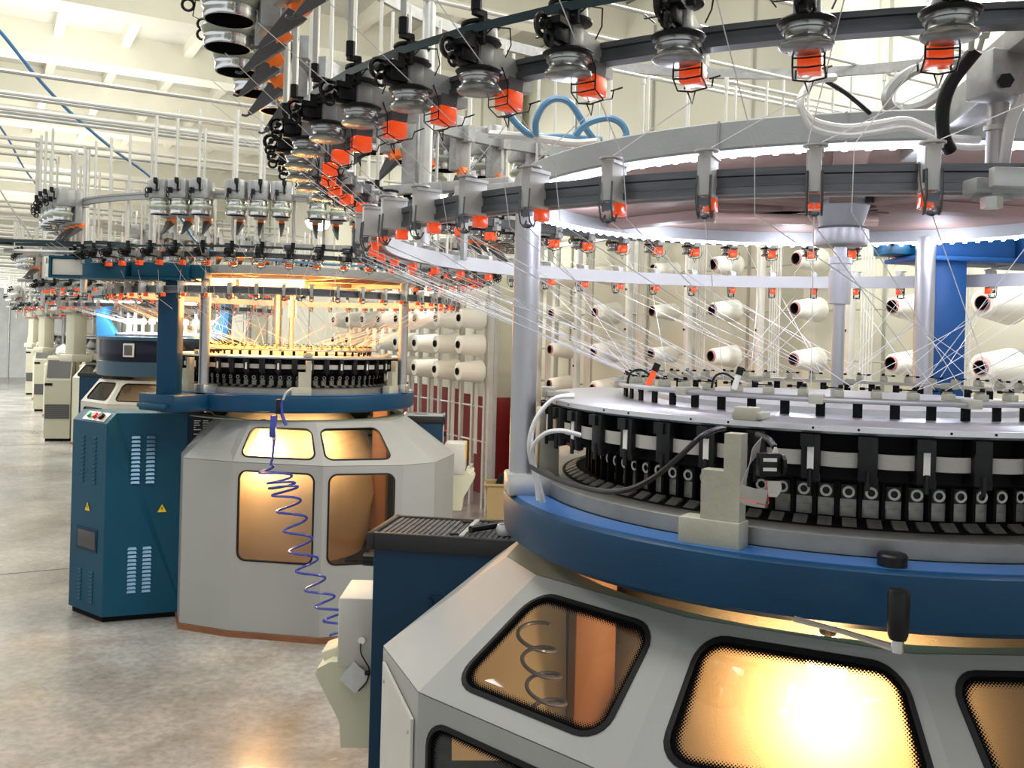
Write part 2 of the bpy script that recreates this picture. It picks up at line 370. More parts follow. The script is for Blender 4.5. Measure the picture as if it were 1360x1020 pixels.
# ---------------------------------------------------------------- shared meshes of the small units
def wire(mb, pts, r=.0011, n=4, k=0):
    return mb.tube(smoothpts(pts, k) if k else pts, r, n)
G = {}
def unit_meshes():
    # lower yarn feeder: x outward, origin on the feeder rail
    m = MB()
    m.plate([(-.014, -.010, -.013), (.030, -.010, -.016), (.060, -.010, -.016), (.084, -.010, -.016), (.084, -.010, .018), (.056, -.010, .019), (.030, -.010, .013), (-.014, -.010, .013)], (0, .020, 0))
    m.box((.071, 0, .002), (.024, .028, .036), bev=.002); m.box((-.010, 0, -.018), (.03, .018, .014)); m.box((.030, 0, .014), (.05, .006, .004)); m.cyl((-.03, 0, -.0), (.0, 0, -.0), .006, n=6)
    G['feeder'] = m.mesh('yarn_feeder', M['arm'])
    m = MB(); m.lathe([(0, .047), (.023, .047), (.026, .045), (.026, .042), (.022, .040)], 20, (.071, 0, 0)); m.lathe([(.022, .026), (.024, .025), (.0285, .023), (.0285, .020), (0, .019)], 20, (.071, 0, 0))
    G['pulley'] = m.mesh('pulley', M['black'])
    m = MB(); m.lathe([(.0215, .041), (.0225, .039), (.0225, .028), (.0215, .025)], 18, (.071, 0, 0)); G['pulley_drum'] = m.mesh('pulley_drum', M['alu'])
    m = MB(); m.lathe([(0, -.012), (.020, -.012), (.029, -.014), (.0315, -.0165), (.0295, -.0195), (.0265, -.0205), (0, -.0205)], 24, (.071, 0, 0)); G['flange'] = m.mesh('flange', M['black'])
    m = MB(); m.lathe([(0, -.0205), (.0262, -.0205), (.0268, -.0235), (.0262, -.0262), (.0240, -.0268), (.0237, -.028), (.0233, -.034), (.0245, -.036), (.0290, -.0395), (.0293, -.0415), (.0280, -.0428), (.0265, -.0435), (0, -.0438)], 28, (.071, 0, 0)); G['wheel'] = m.mesh('yarn_wheel', [M['drum']])
    m = MB(); m.box((.098, 0, .002), (.030, .022, .026), bev=.003); m.box((.112, .004, .010), (.016, .028, .008)); m.box((.104, 0, -.012), (.022, .012, .008)); m.box((.100, .012, .016), (.012, .010, .020))
    ring = [(.124 + .0125 * math.cos(a), -.004, .004 + .0125 * math.sin(a)) for a in [2 * PI * i / 14 for i in range(14)]]
    m.tube(ring, .0036, 5, True); m.cyl((.124, -.006, .004), (.124, .006, .004), .005, n=8); m.box((.122, .002, .004), (.020, .003, .004), ry=.7)
    m.tube([(.126 + .008 * math.cos(a), .006, -.014 + .008 * math.sin(a)) for a in [2 * PI * i / 10 for i in range(10)]], .0024, 4, True)
    G['tension'] = m.mesh('tension_device', M['black'])
    m = MB(); m.box((.012, 0, -.042), (.030, .026, .025), bev=.002); G['lamp'] = m.mesh('signal_lamp', M['orange'])
    m = MB(); m.box((.010, 0, -.0215), (.030, .022, .018), taper=.9); G['lampb'] = m.mesh('lamp_holder', M['fin'])
    m = MB()
    for y in (-.017, .017):
        wire(m, [(.045, y * .6, -.012), (.040, y, -.035), (.040, y, -.060), (.020, y * 1.05, -.069), (-.004, y, -.062), (-.008, y, -.05)])
    wire(m, [(.040, -.017, -.050), (.045, 0, -.052), (.040, .017, -.050)]); wire(m, [(.040, -.017, -.060), (.046, 0, -.063), (.040, .017, -.060)])
    wire(m, [(.02, -.017, -.069), (.020, 0, -.072), (.02, .017, -.069)]); wire(m, [(.022, -.005, -.071), (.018, 0, -.086), (.022, .005, -.071)])
    wire(m, [(.090, .012, .012), (.085, .030, .026), (.060, .036, .030), (.050, .030, .012), (.054, .024, -.004)])
    wire(m, [(.112, -.010, -.010), (.100, -.032, -.006), (.080, -.040, .006), (.060, -.034, .002)])
    wire(m, [(-.01, .012, -.05), (-.022, .022, -.044)])
    m.xf(Matrix.Translation((-.006, 0, .008)))
    G['wires'] = m.mesh('wire_guide', M['black'])
    G['feeder_far'] = None
    # big upper feeder: x outward, origin on the upper rail
    m = MB(); m.box((.088, 0, .012), (.088, .096, .095), bev=.012); m.box((.025, 0, -.028), (.036, .060, .175), bev=.004); m.box((-.012, 0, 0), (.04, .03, .05)); m.box((.135, .0, .03), (.012, .05, .05), bev=.003)
    G['big'] = m.mesh('large_yarn_feeder', M['arm'])
    m = MB(); m.lathe([(.041, -.034), (.041, -.062), (.049, -.066), (.0505, -.072), (.048, -.078), (.044, -.083)], 24, (.092, 0, 0)); G['bigw'] = m.mesh('yarn_wheel', M['green'])
    m = MB(); m.lathe([(.0405, -.036), (.0415, -.046), (.0415, -.060), (.0405, -.062)], 24, (.092, 0, 0)); m.lathe([(.043, -.082), (.047, -.087), (.045, -.093), (.0465, -.099), (.0440, -.106), (.0410, -.106), (.0405, -.09), (.0405, -.075)], 24, (.092, 0, 0)); G['bigc'] = m.mesh('chrome_band', M['chrome'])
    m = MB(); m.lathe([(.0405, -.100), (.036, -.074), (0, -.070)], 24, (.092, 0, 0)); G['bigd'] = m.mesh('wheel_hollow', M['blackm'])
    m = MB(); m.box((.004, 0, -.121), (.032, .028, .024), ry=.5, bev=.002); G['bigl'] = m.mesh('signal_lamp', M['orangeb'])
    m = MB()
    a = [(.020, -.014, -.142), (.052, -.014, -.130), (.052, .014, -.130), (.020, .014, -.142)]; b = [(.088, -.004, -.196), (.094, -.004, -.191), (.094, .004, -.191), (.088, .004, -.196)]
    m.add(a + b, [(0, 1, 2, 3), (7, 6, 5, 4), (0, 4, 5, 1), (1, 5, 6, 2), (2, 6, 7, 3), (3, 7, 4, 0)])
    m.tube([(.089, 0, -.193), (.098, 0, -.198), (.106, 0, -.196)], .0028, 5)
    m.xf(Matrix.Translation((-.026, 0, .003)))
    G['bigf'] = m.mesh('sensor_fin', M['fin'])
    m = MB(); m.box((.150, -.018, .0), (.020, .016, .026), bev=.002)
    for z in (-.002, -.024):
        m.tube([(.168 + .011 * math.cos(q), -.02, z + .011 * math.sin(q)) for q in [2 * PI * i / 12 for i in range(12)]], .003, 5, True)
    wire(m, [(.155, -.028, -.01), (.160, -.032, -.04), (.145, -.02, -.05)])
    G['bigt'] = m.mesh('tension_device', M['black'])
    # stop motion on the guide rail
    m = MB(); m.box((.022, 0, .006), (.046, .016, .056), bev=.0015); m.box((.022, -.0090, .006), (.040, .002, .050)); m.box((.022, .0088, .032), (.046, .003, .005)); m.lathe([(.004, .036), (.016, .036), (.016, .0385), (.004, .0385)], 14, (.034, 0, 0), True)
    G['stop'] = m.mesh('stop_motion', M['alu'])
    m = MB(); m.box((.006, 0, -.030), (.020, .016, .018), bev=.0015); G['stopl'] = m.mesh('signal_lamp', M['orange'])
    m = MB(); wire(m, [(.012, -.0105, .018), (.020, -.0105, .014), (.020, -.0105, .006), (.032, -.0105, -.022), (.038, -.008, -.036)], .0012)
    for y in (-.009, .009): wire(m, [(.046, y, .004), (.048, y, -.028), (.044, y, -.044), (.036, y, -.050), (.030, y, -.040)], .0016)
    m.box((.040, 0, -.030), (.010, .014, .010)); m.lathe([(.003, -.052), (.007, -.050), (.007, -.047), (.003, -.046)], 10, (.038, 0, 0)); m.box((.040, -.0105, -.004), (.004, .002, .016)); m.box((.006, -.0105, .002), (.003, .002, .003))
    G['stopc'] = m.mesh('yarn_clip', M['rail'])
    # far versions: one mesh, several materials
    def joined(name, keys):
        import_b = bmesh.new(); mats = []
        for k in keys:
            o = len(import_b.faces); import_b.from_mesh(G[k]); import_b.faces.ensure_lookup_table()
            for f in import_b.faces[o:]: f.material_index = len(mats)
            mats.append(G[k].materials[0])
        me = bpy.data.meshes.new(name); import_b.to_mesh(me); import_b.free()
        for q in mats: me.materials.append(q)
        return me
    G['feeder_far'] = joined('yarn_feeder', ['feeder', 'pulley', 'wheel', 'tension', 'lamp'])
    G['big_far'] = joined('large_yarn_feeder', ['big', 'bigw', 'bigc', 'bigl', 'bigf', 'bigt'])
    G['stop_far'] = joined('stop_motion', ['stop', 'stopl'])
    # knitting zone
    m = MB(); m.box((0, 0, 0), (.010, .0262, .030)); m.box((.004, 0, -.006), (.006, .022, .016)); G['cam'] = m.mesh('cam_block', M['camgrey'])
    m = MB(); m.box((.002, 0, .028), (.012, .024, .024)); G['camk'] = m.mesh('adjuster_plate', M['oily'])
    m = MB(); hexa = [(.012, .0092 * math.cos(2 * PI * i / 6), .028 + .0092 * math.sin(2 * PI * i / 6)) for i in range(6)]
    o = [(.009, .0108 * math.cos(2 * PI * i / 18), .028 + .0108 * math.sin(2 * PI * i / 18)) for i in range(18)]; i2 = [(.0115, y * .56, .028 + (z - .028) * .56) for _, y, z in o]; o2 = [(.0125, y * .93, .028 + (z - .028) * .93) for _, y, z in o]
    n = 18; m.add(o + o2 + i2, [(i, (i + 1) % n, n + (i + 1) % n, n + i) for i in range(n)] + [(n + i, n + (i + 1) % n, 2 * n + (i + 1) % n, 2 * n + i) for i in range(n)], True)
    G['knob'] = m.mesh('adjusting_knob', M['white'])
    m = MB(); m.box((0, 0, 0), (.030, .0225, .005), ry=.45); G['bar'] = m.mesh('needle_bar_block', M['camgrey'])
    m = MB(); m.box((.008, 0, 0), (.018, .0055, .105)); G['rib'] = m.mesh('spacer_rib', M['blackm'])
    m = MB(); m.box((-.03, 0, .004), (.11, .030, .072), bev=.003); m.box((.016, .008, -.030), (.016, .016, .014), bev=.002); m.box((.024, -.006, .030), (.014, .02, .02)); m.cyl((.026, .0, -.045), (.026, .0, -.015), .004, n=6)
    G['sel'] = m.mesh('needle_selector', M['black'])
    m = MB(); m.box((.026, 0, .002), (.002, .010, .036)); G['selw'] = m.mesh('white_clip', M['white'])
    m = MB()
    vs = []; k = 6
    for i in range(k + 1):
        y = -.040 + .08 * i / k; x = .012 + .012 * math.cos((i / k - .5) * PI)
        vs += [(x, y, -.012), (x, y, .012)]
    m.add(vs, [(2 * i, 2 * i + 2, 2 * i + 3, 2 * i + 1) for i in range(k)], True); G['rloop'] = m.mesh('ribbon_loop', M['ribbon'])
    m = MB(); m.box((0, 0, 0), (.005, .016, .032)); m.cyl((.002, 0, .003), (.0032, 0, .003), .0022, n=8); G['dpost'] = m.mesh('dial_post', [M['blackm']])
    m = MB(); m.box((0, 0, .006), (.022, .016, .012), bev=.0015); m.box((-.004, 0, .014), (.012, .012, .004)); G['yg'] = m.mesh('yarn_guide', M['bracket'])
    m = MB(); m.box((.0, -.008, .0165), (.008, .030, .0016)); m.lathe([(0, .019), (.0045, .019), (.005, .0165), (.0045, .014), (0, .014)], 8, (0, -.024, 0)); m.lathe([(0, .022), (.004, .022), (.0045, .017), (0, .017)], 8, (0, .002, 0)); G['ygl'] = m.mesh('guide_lever', M['blackm'])
    m = MB(); m.lathe([(0, -.004), (.0045, -.003), (.0065, 0), (.006, .002)], 8); G['led'] = m.mesh('led', M['led'])
unit_meshes()

def panel_window(quad, ins, rad, parent, pmat, pane=None, thick=.012, nm='guard_panel', edge=True, rim=.030):
    """a sheet panel with a round-cornered opening, a black rubber seal and a pane; QUAD: BL, BR, TR, TL seen from outside"""
    q = [Vector(p) for p in quad]
    ex = (q[1] - q[0]).normalized(); nrm = (q[1] - q[0]).cross(q[3] - q[0]).normalized()
    ey = nrm.cross(ex)
    if ins is None:
        MB().plate(q, -nrm * thick).build(nm, pmat, parent); return None
    W_ = ((q[1] - q[0]).length + (q[2] - q[3]).length) / 2; H_ = ((q[3] - q[0]).length + (q[2] - q[1]).length) / 2
    def bil(u, v): return q[0] * (1 - u) * (1 - v) + q[1] * u * (1 - v) + q[2] * u * v + q[3] * (1 - u) * v
    l, r, b, t = ins
    def loop(sh):
        u0, u1, v0, v1 = l + sh / W_, 1 - r - sh / W_, b + sh / H_, 1 - t - sh / H_; ra = max(rad - sh, .008); ru, rv = ra / W_, ra / H_
        out = []
        for cx_, cy_, a0 in ((u1 - ru, v0 + rv, -90), (u1 - ru, v1 - rv, 0), (u0 + ru, v1 - rv, 90), (u0 + ru, v0 + rv, 180)):
            for i in range(7):
                a = R(a0 + 15 * i); out.append(bil(cx_ + ru * math.cos(a), cy_ + rv * math.sin(a)))
        return out
    L0 = loop(0); n = len(L0)
    tri = tessellate_polygon([q, list(reversed(L0))]); allp = q + list(reversed(L0)); back = [p - nrm * thick for p in allp]; k = len(allp)
    mb = MB(); mb.add(allp + back, [tuple(f) for f in tri] + [tuple(i + k for i in reversed(f)) for f in tri] + [(i, (i + 1) % 4, (i + 1) % 4 + k, i + k) for i in range(4)] + [(4 + i, 4 + (i + 1) % n, 4 + (i + 1) % n + k, 4 + i + k) for i in range(n)])
    pan = mb.build(nm, pmat, parent)
    g0, g1 = loop(-.002), loop(.007); mb = MB()
    vs = [p + nrm * .002 for p in g0] + [p + nrm * .004 for p in g1] + [p - nrm * .009 for p in g1] + [p - nrm * .009 for p in g0]
    mb.add(vs, [(a * n + i, a * n + (i + 1) % n, ((a + 1) % 4) * n + (i + 1) % n, ((a + 1) % 4) * n + i) for a in range(4) for i in range(n)], False)
    mb.build('rubber_seal', M['cap'], pan)
    e0, e1, e2 = loop(.004), loop(.010), loop(rim)
    vs = [p - nrm * .004 for p in e0 + e1 + e2]
    me = bpy.data.meshes.new('pane'); fs = [(a * n + i, a * n + (i + 1) % n, (a + 1) * n + (i + 1) % n, (a + 1) * n + i) for a in range(2) for i in range(n)] + [tuple(2 * n + i for i in range(n))]
    me.from_pydata([tuple(v) for v in vs], [], fs); me.materials.append(pane or M['glass'])
    at1 = me.attributes.new('edge', 'FLOAT', 'POINT'); at2 = me.attributes.new('flat', 'FLOAT_VECTOR', 'POINT')
    rimv = 1.0 if edge else 0.0
    for i, v in enumerate(vs):
        at1.data[i].value = (1.0 if i < n else .85 if i < 2 * n else 0.0) * rimv
        d = v - q[0]; x_, y_ = d.dot(ex), d.dot(ey); at2.data[i].vector = ((x_ + y_) * .7071, (x_ - y_) * .7071, 0)
    link('pane', me, pan)
    return pan

def place(key, name, parent, r, ang, z, c=(0, 0), subs=(), extra=0):
    o = link(name, G[key], parent, (c[0] + r * math.cos(ang), c[1] + r * math.sin(ang), z), ang + extra)
    for k2, nm in subs: link(nm, G[k2], o)
    return o

LOW_R, LOW_Z0, UP_R, UP_Z, ST_R, ST_Z = 1.133, 1.963, 1.25, 2.25, 1.0, 1.815
def machine(name, loc, label, group=None, lod=0, blue=None, bed_z=(1.17, 1.27), poles=(189, 52, -68), column=52, rail_c=(0, 0), TF=None, windows={}, brackets=(), warm=False, guard=None, gaps=(), upskip=None, bed_r=None, legs=(90, 195, 332), column_mat=None, head=None, body=None, leds=True):
    t = thing(name, loc, label, 'machine', group)
    LOW_Z = LOW_Z0 + (.016 if lod else 0)
    blue = blue or M['blue']; body = body or M['bluecab']; guard = guard or M['guard']; n = 128 if lod == 0 else 72
    # bed
    q_ = (bed_r or .752) - .752
    MB().lathe([(.50, 1.175), (.735 + q_, 1.175), (.748 + q_, 1.185), (.752 + q_, 1.25), (.748 + q_, 1.264), (.738 + q_, 1.270), (.50, 1.270)], n, (0, 0, 0), True).build('bed_ring', [blue], t)
    if lod < 2:
        MB().ring(.675, .738, 1.2695, 1.2715, n).build('bed_ledge', M['bluelight'], t, label='top ledge of the bed, painted brighter blue as if lit')  # light on the bed's top rim is painted in as brighter blue
    MB().lathe([(.46, 1.268), (.663, 1.268), (.668, 1.272), (.668, 1.300), (.662, 1.304), (.46, 1.304)], n, (0, 0, 0), True).xf(Matrix.Diagonal((1 + q_, 1 + q_, 1, 1))).build('gear_ring', M['gear'], t, label='bare steel ring on the bed')
    MB().lathe([(0, 1.30), (.528, 1.30), (.528, 1.455), (0, 1.455)], n).build('cylinder', M['oily'], t)
    MB().lathe([(.40, 1.462), (.657, 1.462), (.662, 1.466), (.662, 1.475), (.659, 1.477), (.40, 1.477)], n, (0, 0, 0), True).build('needle_plate', M['disc'], t, label='bright ground steel ring plate')
    MB().lathe([(0, 1.478), (.34, 1.478), (.36, 1.486), (.405, 1.488), (.405, 1.460)], 64).build('dial', M['alu'], t)
    # cams
    if lod < 2:
        nc = 96 if lod == 0 else 72
        for i in range(nc):
            a = 2 * PI * (i + .5) / nc
            o = place('cam', 'cam_block', t, .545, a, 1.328, subs=(('camk', 'adjuster_plate'), ('knob', 'adjusting_knob')) if lod == 0 else (('knob', 'adjusting_knob'),))
            place('bar', 'needle_bar_block', t, .600, a, 1.3085)
        for i in range(nc): place('rib', 'spacer_rib', t, .548, 2 * PI * i / nc, 1.352)
        MB().lathe([(.53, 1.375), (.562, 1.372), (.575, 1.38), (.56, 1.40), (.53, 1.46)], n).build('cam_cover', M['blackm'], t)
        MB().lathe([(.556, 1.306), (.556, 1.312), (.618, 1.3055), (.618, 1.3045)], n).build('sinker_ring', M['blackm'], t)
        ns = 48
        MB().ring(.50, .625, 1.385, 1.461, n).build('selector_ring', M['blackm'], t)
        for i in range(ns):
            a = 2 * PI * i / ns
            place('sel', 'needle_selector', t, .640, a, 1.420, subs=(('selw', 'white_clip'),) if i % 2 else ())
            place('rloop', 'ribbon_loop', t, .636, a + PI / ns, 1.421)
        for i in range(48): place('dpost', 'dial_post', t, .478, 2 * PI * i / 48, 1.490)
        MB().ring(.462, .490, 1.5045, 1.5125, n).build('guide_ring', M['bracket'], t)
        MB().tube([(.508 * math.cos(2 * PI * i / 96), .508 * math.sin(2 * PI * i / 96), 1.508) for i in range(96)], .0048, 8, True).build('guide_tube', M['post'], t, label='polished ring tube above the plate')
        for i in range(12): MB().box((.494 * math.cos(PI * i / 6 + .12), .494 * math.sin(PI * i / 6 + .12), 1.5085), (.048, .024, .016), rz=PI * i / 6 + .12, bev=.002).build('tube_clamp', M['bracket'], t)
        for i in range(48): place('yg', 'yarn_guide', t, .476, 2 * PI * (i + .5) / 48, 1.5125, subs=(('ygl', 'guide_lever'),))
        if lod == 0:
            for i in range(60):
                a = 2 * PI * i / 60 + .03
                if i % 3 != 1: MB().cyl((.660 * math.cos(a), .660 * math.sin(a), 1.4705), (.6628 * math.cos(a), .6628 * math.sin(a), 1.4705), .0022, n=6).build('plate_screw', M['blackm'], t)
    # shaft and hub
    MB().lathe([(0, 1.478), (.0135, 1.478), (.0135, 1.70), (.024, 1.70), (.024, 1.775), (.021, 1.776), (.021, 1.79), (.025, 1.791), (.025, 1.805), (.014, 1.806), (.014, 1.83), (.058, 1.832), (.060, 1.838), (.060, 1.868), (.052, 1.874)], 32).build('centre_shaft', M['post'], t)
    MB().lathe([(.040, 1.870), (.046, 1.874), (.064, 1.932), (.074, 1.936), (.074, 1.948), (0, 1.948)], 32).build('hub_cone', M['ring'], t)
    MB().ring(.0, .095, 1.936, 1.944, 24).build('hub_plate', M['ring'], t)
    for a in (20, 110, 200, 290): MB().cyl((.09 * math.cos(R(a)), .09 * math.sin(R(a)), 1.918), (.09 * math.cos(R(a)), .09 * math.sin(R(a)), 1.937), .009, n=6).build('hub_bolt', M['black'], t)
    # top ring, underplate and spokes
    MB().lathe([(.700, 1.913), (.742, 1.913), (.745, 1.916), (.745, 1.957), (.741, 1.960), (.700, 1.960)], n, (0, 0, 0), True).build('top_ring', M['ring'], t)
    MB().ring(.04, .702, 1.945, 1.950, n).build('underplate', M['pinkplate'], t)
    for k in range(6):
        a = R(k * 60 + 12); MB().box((.38 * math.cos(a), .38 * math.sin(a), 1.932), (.62, .055, .024), rz=a).build('top_spoke', M['pinkplate'], t)
    for k, a0 in enumerate((-4, 11, 117, 131, 236, 251)):
        a = R(a0); MB().box((.741 * math.cos(a), .741 * math.sin(a), 1.9365), (.0125, .004, .046), rz=a).build('ring_seam', M['post'], t)
    if leds:
        MB().ring(.700, .738, 1.9095, 1.9125, n).build('led_strip_base', M['ledstrip'], t)
        nl = 132 if lod == 0 else 0
        for i in range(nl): place('led', 'led', t, .722, 2 * PI * i / nl, 1.907)
        for k in range(10):
            a = 2 * PI * (k + .3) / 10; point('led_light', Vector(loc) + Vector((.63 * math.cos(a), .63 * math.sin(a), 1.88)), 1.1, (.80, .84, 1.0), .03)
    # posts
    for pa in poles:
        a = R(pa); x, y = .722 * math.cos(a), .722 * math.sin(a)
        MB().cyl((x, y, 1.27), (x, y, 1.925), .0275, n=24).build('post', M['post'], t)
        MB().box((.705 * math.cos(a), .705 * math.sin(a), 1.293), (.10, .075, .048), rz=a, bev=.005).build('post_foot', M['steel'], t)
    # column and blue head housing
    if column is not None:
        a = R(column); x, y = .868 * math.cos(a), .868 * math.sin(a)
        MB().box((x, y, 1.56), (.105, .115, .70), rz=head[1] if head else a, bev=.008).build('column', column_mat or blue, t)
        MB().box((x, y, 1.205), (.25, .20, .022), rz=a, bev=.004).build('column_foot', body, t)
        MB().box((x * .92, y * .92, 1.22), (.30, .30, .09), rz=a, bev=.01).build('bed_lug', blue, t)
        if head:
            e = head[0]; f = Vector((-e.y, e.x, 0)); ez = math.atan2(e.y, e.x); c = Vector((x, y, 0))
            MB().box(c + e * .04 + Vector((0, 0, 1.915)), (.30, .15, .085), rz=ez, bev=.01).build('gear_housing', column_mat or body, t)
            MB().box(c + e * .04 + Vector((0, 0, 1.869)), (.34, .19, .014), rz=ez, bev=.004).build('housing_flange', column_mat or body, t)
            MB().cyl(c + e * .33 + Vector((0, 0, 1.868)), c + e * .33 + Vector((0, 0, 1.962)), .13, n=40).build('belt_housing', column_mat or body, t)
            MB().cyl(c + e * .33 + Vector((0, 0, 1.862)), c + e * .33 + Vector((0, 0, 1.874)), .142, n=40).build('belt_housing_flange', column_mat or body, t)
            fr = MB(); o = c + e * .52 + Vector((0, 0, 1.92))
            for dz in (-.052, .052): fr.box(o + Vector((0, 0, dz)), (.20, .12, .012), rz=ez)
            for de in (-.095, .095): fr.box(o + e * de, (.012, .12, .11), rz=ez)
            fr.build('open_frame', body, t); MB().box(o, (.175, .10, .085), rz=ez, bev=.004).build('frame_insert', M['tankw'], t, label='cream insert inside the blue frame')
            MB().box(c - e * .14 + Vector((0, 0, 1.915)), (.10, .10, .07), rz=ez, bev=.004).build('link_box', body, t)
            for k in (-1, 1):
                MB().box(c - e * .155 - f * .052 * (1) + e * k * .03 + Vector((0, 0, 1.915)), (.008, .004, .028), rz=ez).build('slot', M['blackm'], t)
            p = c + e * .33
            MB().lathe([(0, 2.035), (.135, 2.035), (.140, 2.030), (.130, 2.022), (.04, 2.015), (.02, 1.96)], 36, tuple(p)).build('belt_pulley', M['disc'], t)
            b0 = p + e * .55; mb = MB()
            for sgn in (-1, 1): mb.box((p + b0) / 2 + f * sgn * .085 + Vector((0, 0, 2.045)), ((p - b0).length, .006, .016), rz=ez + sgn * .09)
            mb.lathe([(.128, 2.036), (.136, 2.036), (.136, 2.054), (.128, 2.054)], 30, tuple(p), True); mb.build('drive_belt', M['belt'], t)
            MB().cyl(b0 + Vector((0, 0, 2.03)), b0 + Vector((0, 0, 2.06)), .045, n=16).build('idler_pulley', M['black'], t)
            MB().tube([p + Vector((0, 0, 2.0)), b0 + Vector((0, 0, 2.0))], .012, 6).build('idler_arm', M['galv'], t)
    # beige brackets that carry the selectors
    for ba in brackets:
        a = R(ba); e = Vector((math.cos(a), math.sin(a), 0)); f = Vector((-e.y, e.x, 0))
        m = MB(); m.box(e * .703 + Vector((0, 0, 1.292)) - f * .014, (.045, .105, .044), rz=a, bev=.002)
        m.plate([e * .690 + f * .036 + Vector((0, 0, 1.31)), e * .690 + f * -.030 + Vector((0, 0, 1.31)), e * .690 + f * -.030 + Vector((0, 0, 1.395)), e * .690 + f * .008 + Vector((0, 0, 1.395)), e * .690 + f * .008 + Vector((0, 0, 1.457)), e * .690 + f * .036 + Vector((0, 0, 1.457))], e * .030)
        m.build('selector_bracket', M['bracket'], t)
        MB().box(e * .640 + f * .024 + Vector((0, 0, 1.484)), (.05, .05, .012), rz=a, bev=.002).box(e * .66 + f * .024 + Vector((0, 0, 1.487)), (.03, .036, .022), rz=a, bev=.002).build('plate_clamp', M['bracket'], t)
    # guard of sheet panels with windows
    if TF:
        zt, zf, zb = 1.128, .92, .032
        k = len(TF)
        for i in range(k):
            (a, b), (c, d) = TF[i], TF[(i + 1) % k]
            qs = [Vector((b[0], b[1], zf)), Vector((d[0], d[1], zf)), Vector((c[0], c[1], zt)), Vector((a[0], a[1], zt))]
            ql = [Vector((b[0], b[1], zb)), Vector((d[0], d[1], zb)), qs[1] - Vector((0, 0, .003)), qs[0] - Vector((0, 0, .003))]
            wu, wl = windows.get(i, (None, None))
            panel_window(qs, wu, .052 if lod == 0 else .045, t, guard, nm='slanted_guard_panel', edge=lod == 0)
            panel_window(ql, wl, .052 if lod == 0 else .045, t, guard, nm='guard_door', edge=lod == 0)
        outer = [Vector((a_[0], a_[1], 1.129)) for a_, _ in TF]; inner = [Vector((.640 * math.cos(-2 * PI * i / 48), .640 * math.sin(-2 * PI * i / 48), 1.1305)) for i in range(48)]
        tri = tessellate_polygon([outer, inner]); al = outer + inner; mb = MB(); mb.add(al + [p_ - Vector((0, 0, .006)) for p_ in al], [tuple(f_) for f_ in tri] + [tuple(i + len(al) for i in reversed(f_)) for f_ in tri] + [(len(outer) + i, len(outer) + (i + 1) % 48, len(al) + len(outer) + (i + 1) % 48, len(al) + len(outer) + i) for i in range(48)])
        mb.build('guard_collar', M['beige'] if lod < 2 else guard, t)
        MB().prism([(f_[0] * 1.012, f_[1] * 1.012) for _, f_ in TF], .0, .030).build('base_plate', M['brown'], t, label='brown board under the guard')
        # fabric being knitted, the legs and the inner lamp
        MB().lathe([(.30, 1.165), (.36, 1.12), (.46, 1.02), (.53, .86), (.55, .66), (.50, .42), (.46, .30)], 40).build('fabric_tube', M['fabric'], t)
        MB().cyl((-.34, 0, .24), (.34, 0, .24), .12, n=28).build('fabric_roll', M['fabric'], t)
        for la in legs:
            a = R(la); MB().box((.575 * math.cos(a), .575 * math.sin(a), .62), (.09, .05, 1.11), rz=a, bev=.004).build('frame_leg', M['legm'], t)
    # rails with their units
    for r_, z_, h, c_, nm in ((LOW_R, LOW_Z, .025, (0, 0), 'feeder_rail'), (ST_R, ST_Z, .034, rail_c, 'guide_rail'), (UP_R, UP_Z, .034, (0, 0), 'upper_feeder_rail')):
        w2 = .011
        MB().lathe([(r_ - w2, z_ - h / 2), (r_ + w2, z_ - h / 2), (r_ + w2, z_ - h * .22), (r_ + w2 - .004, z_ - h * .18), (r_ + w2 - .004, z_ + h * .18), (r_ + w2, z_ + h * .22), (r_ + w2, z_ + h / 2), (r_ - w2, z_ + h / 2)], n, (c_[0], c_[1], 0), True).build(nm, M['rail'] if nm != 'upper_feeder_rail' else M['ring'], t)
    # pale band paints the light falling on the inner face of the guide rail
    MB().ring(ST_R - .020, ST_R - .0125, ST_Z - .019, ST_Z + .019, n, (rail_c[0], rail_c[1], 0)).build('lit_rail_band', M['band'], t, label='pale band painted as the lit inner face of the guide rail')
    nl = 54 if lod < 2 else 36
    for i in range(nl):
        a = R(255.5 - i * 360 / nl)
        if lod < 2: place('feeder', 'yarn_feeder', t, LOW_R, a, LOW_Z, subs=(('pulley', 'pulley'), ('pulley_drum', 'pulley_drum'), ('flange', 'flange'), ('wheel', 'yarn_wheel'), ('tension', 'tension_device'), ('lamp', 'signal_lamp'), ('lampb', 'lamp_holder'), ('wires', 'wire_guide')))
        else: place('feeder_far', 'yarn_feeder', t, LOW_R, a, LOW_Z)
    MB().lathe([(LOW_R + .0945, LOW_Z + .0265), (LOW_R + .0965, LOW_Z + .0265), (LOW_R + .0965, LOW_Z + .0375), (LOW_R + .0945, LOW_Z + .0375)], nl, (0, 0, 0), True, R(255.5), R(255.5) + 2 * PI).build('feeder_belt', M['belt'], t)
    ups = []
    if lod == 0: ups = [201.4 + 7.2 * i for i in range(50)]
    else:
     for g in range(5):
        for j in (-1, 0, 1):
            for k in (-1, 0, 1): ups.append(276.2 - 72 * g + 15.9 * k + 4.4 * j)
    if upskip: ups = [a for a in ups if not any(abs((a - s + 180) % 360 - 180) < w_ for s, w_ in upskip)]
    for a in ups:
        if lod < 2: place('big', 'large_yarn_feeder', t, UP_R, R(a), UP_Z, subs=(('bigw', 'yarn_wheel'), ('bigc', 'chrome_band'), ('bigd', 'wheel_hollow'), ('bigl', 'signal_lamp'), ('bigf', 'sensor_fin'), ('bigt', 'tension_device')))
        else: place('big_far', 'large_yarn_feeder', t, UP_R, R(a), UP_Z)
    nst = 48 if lod < 2 else 36
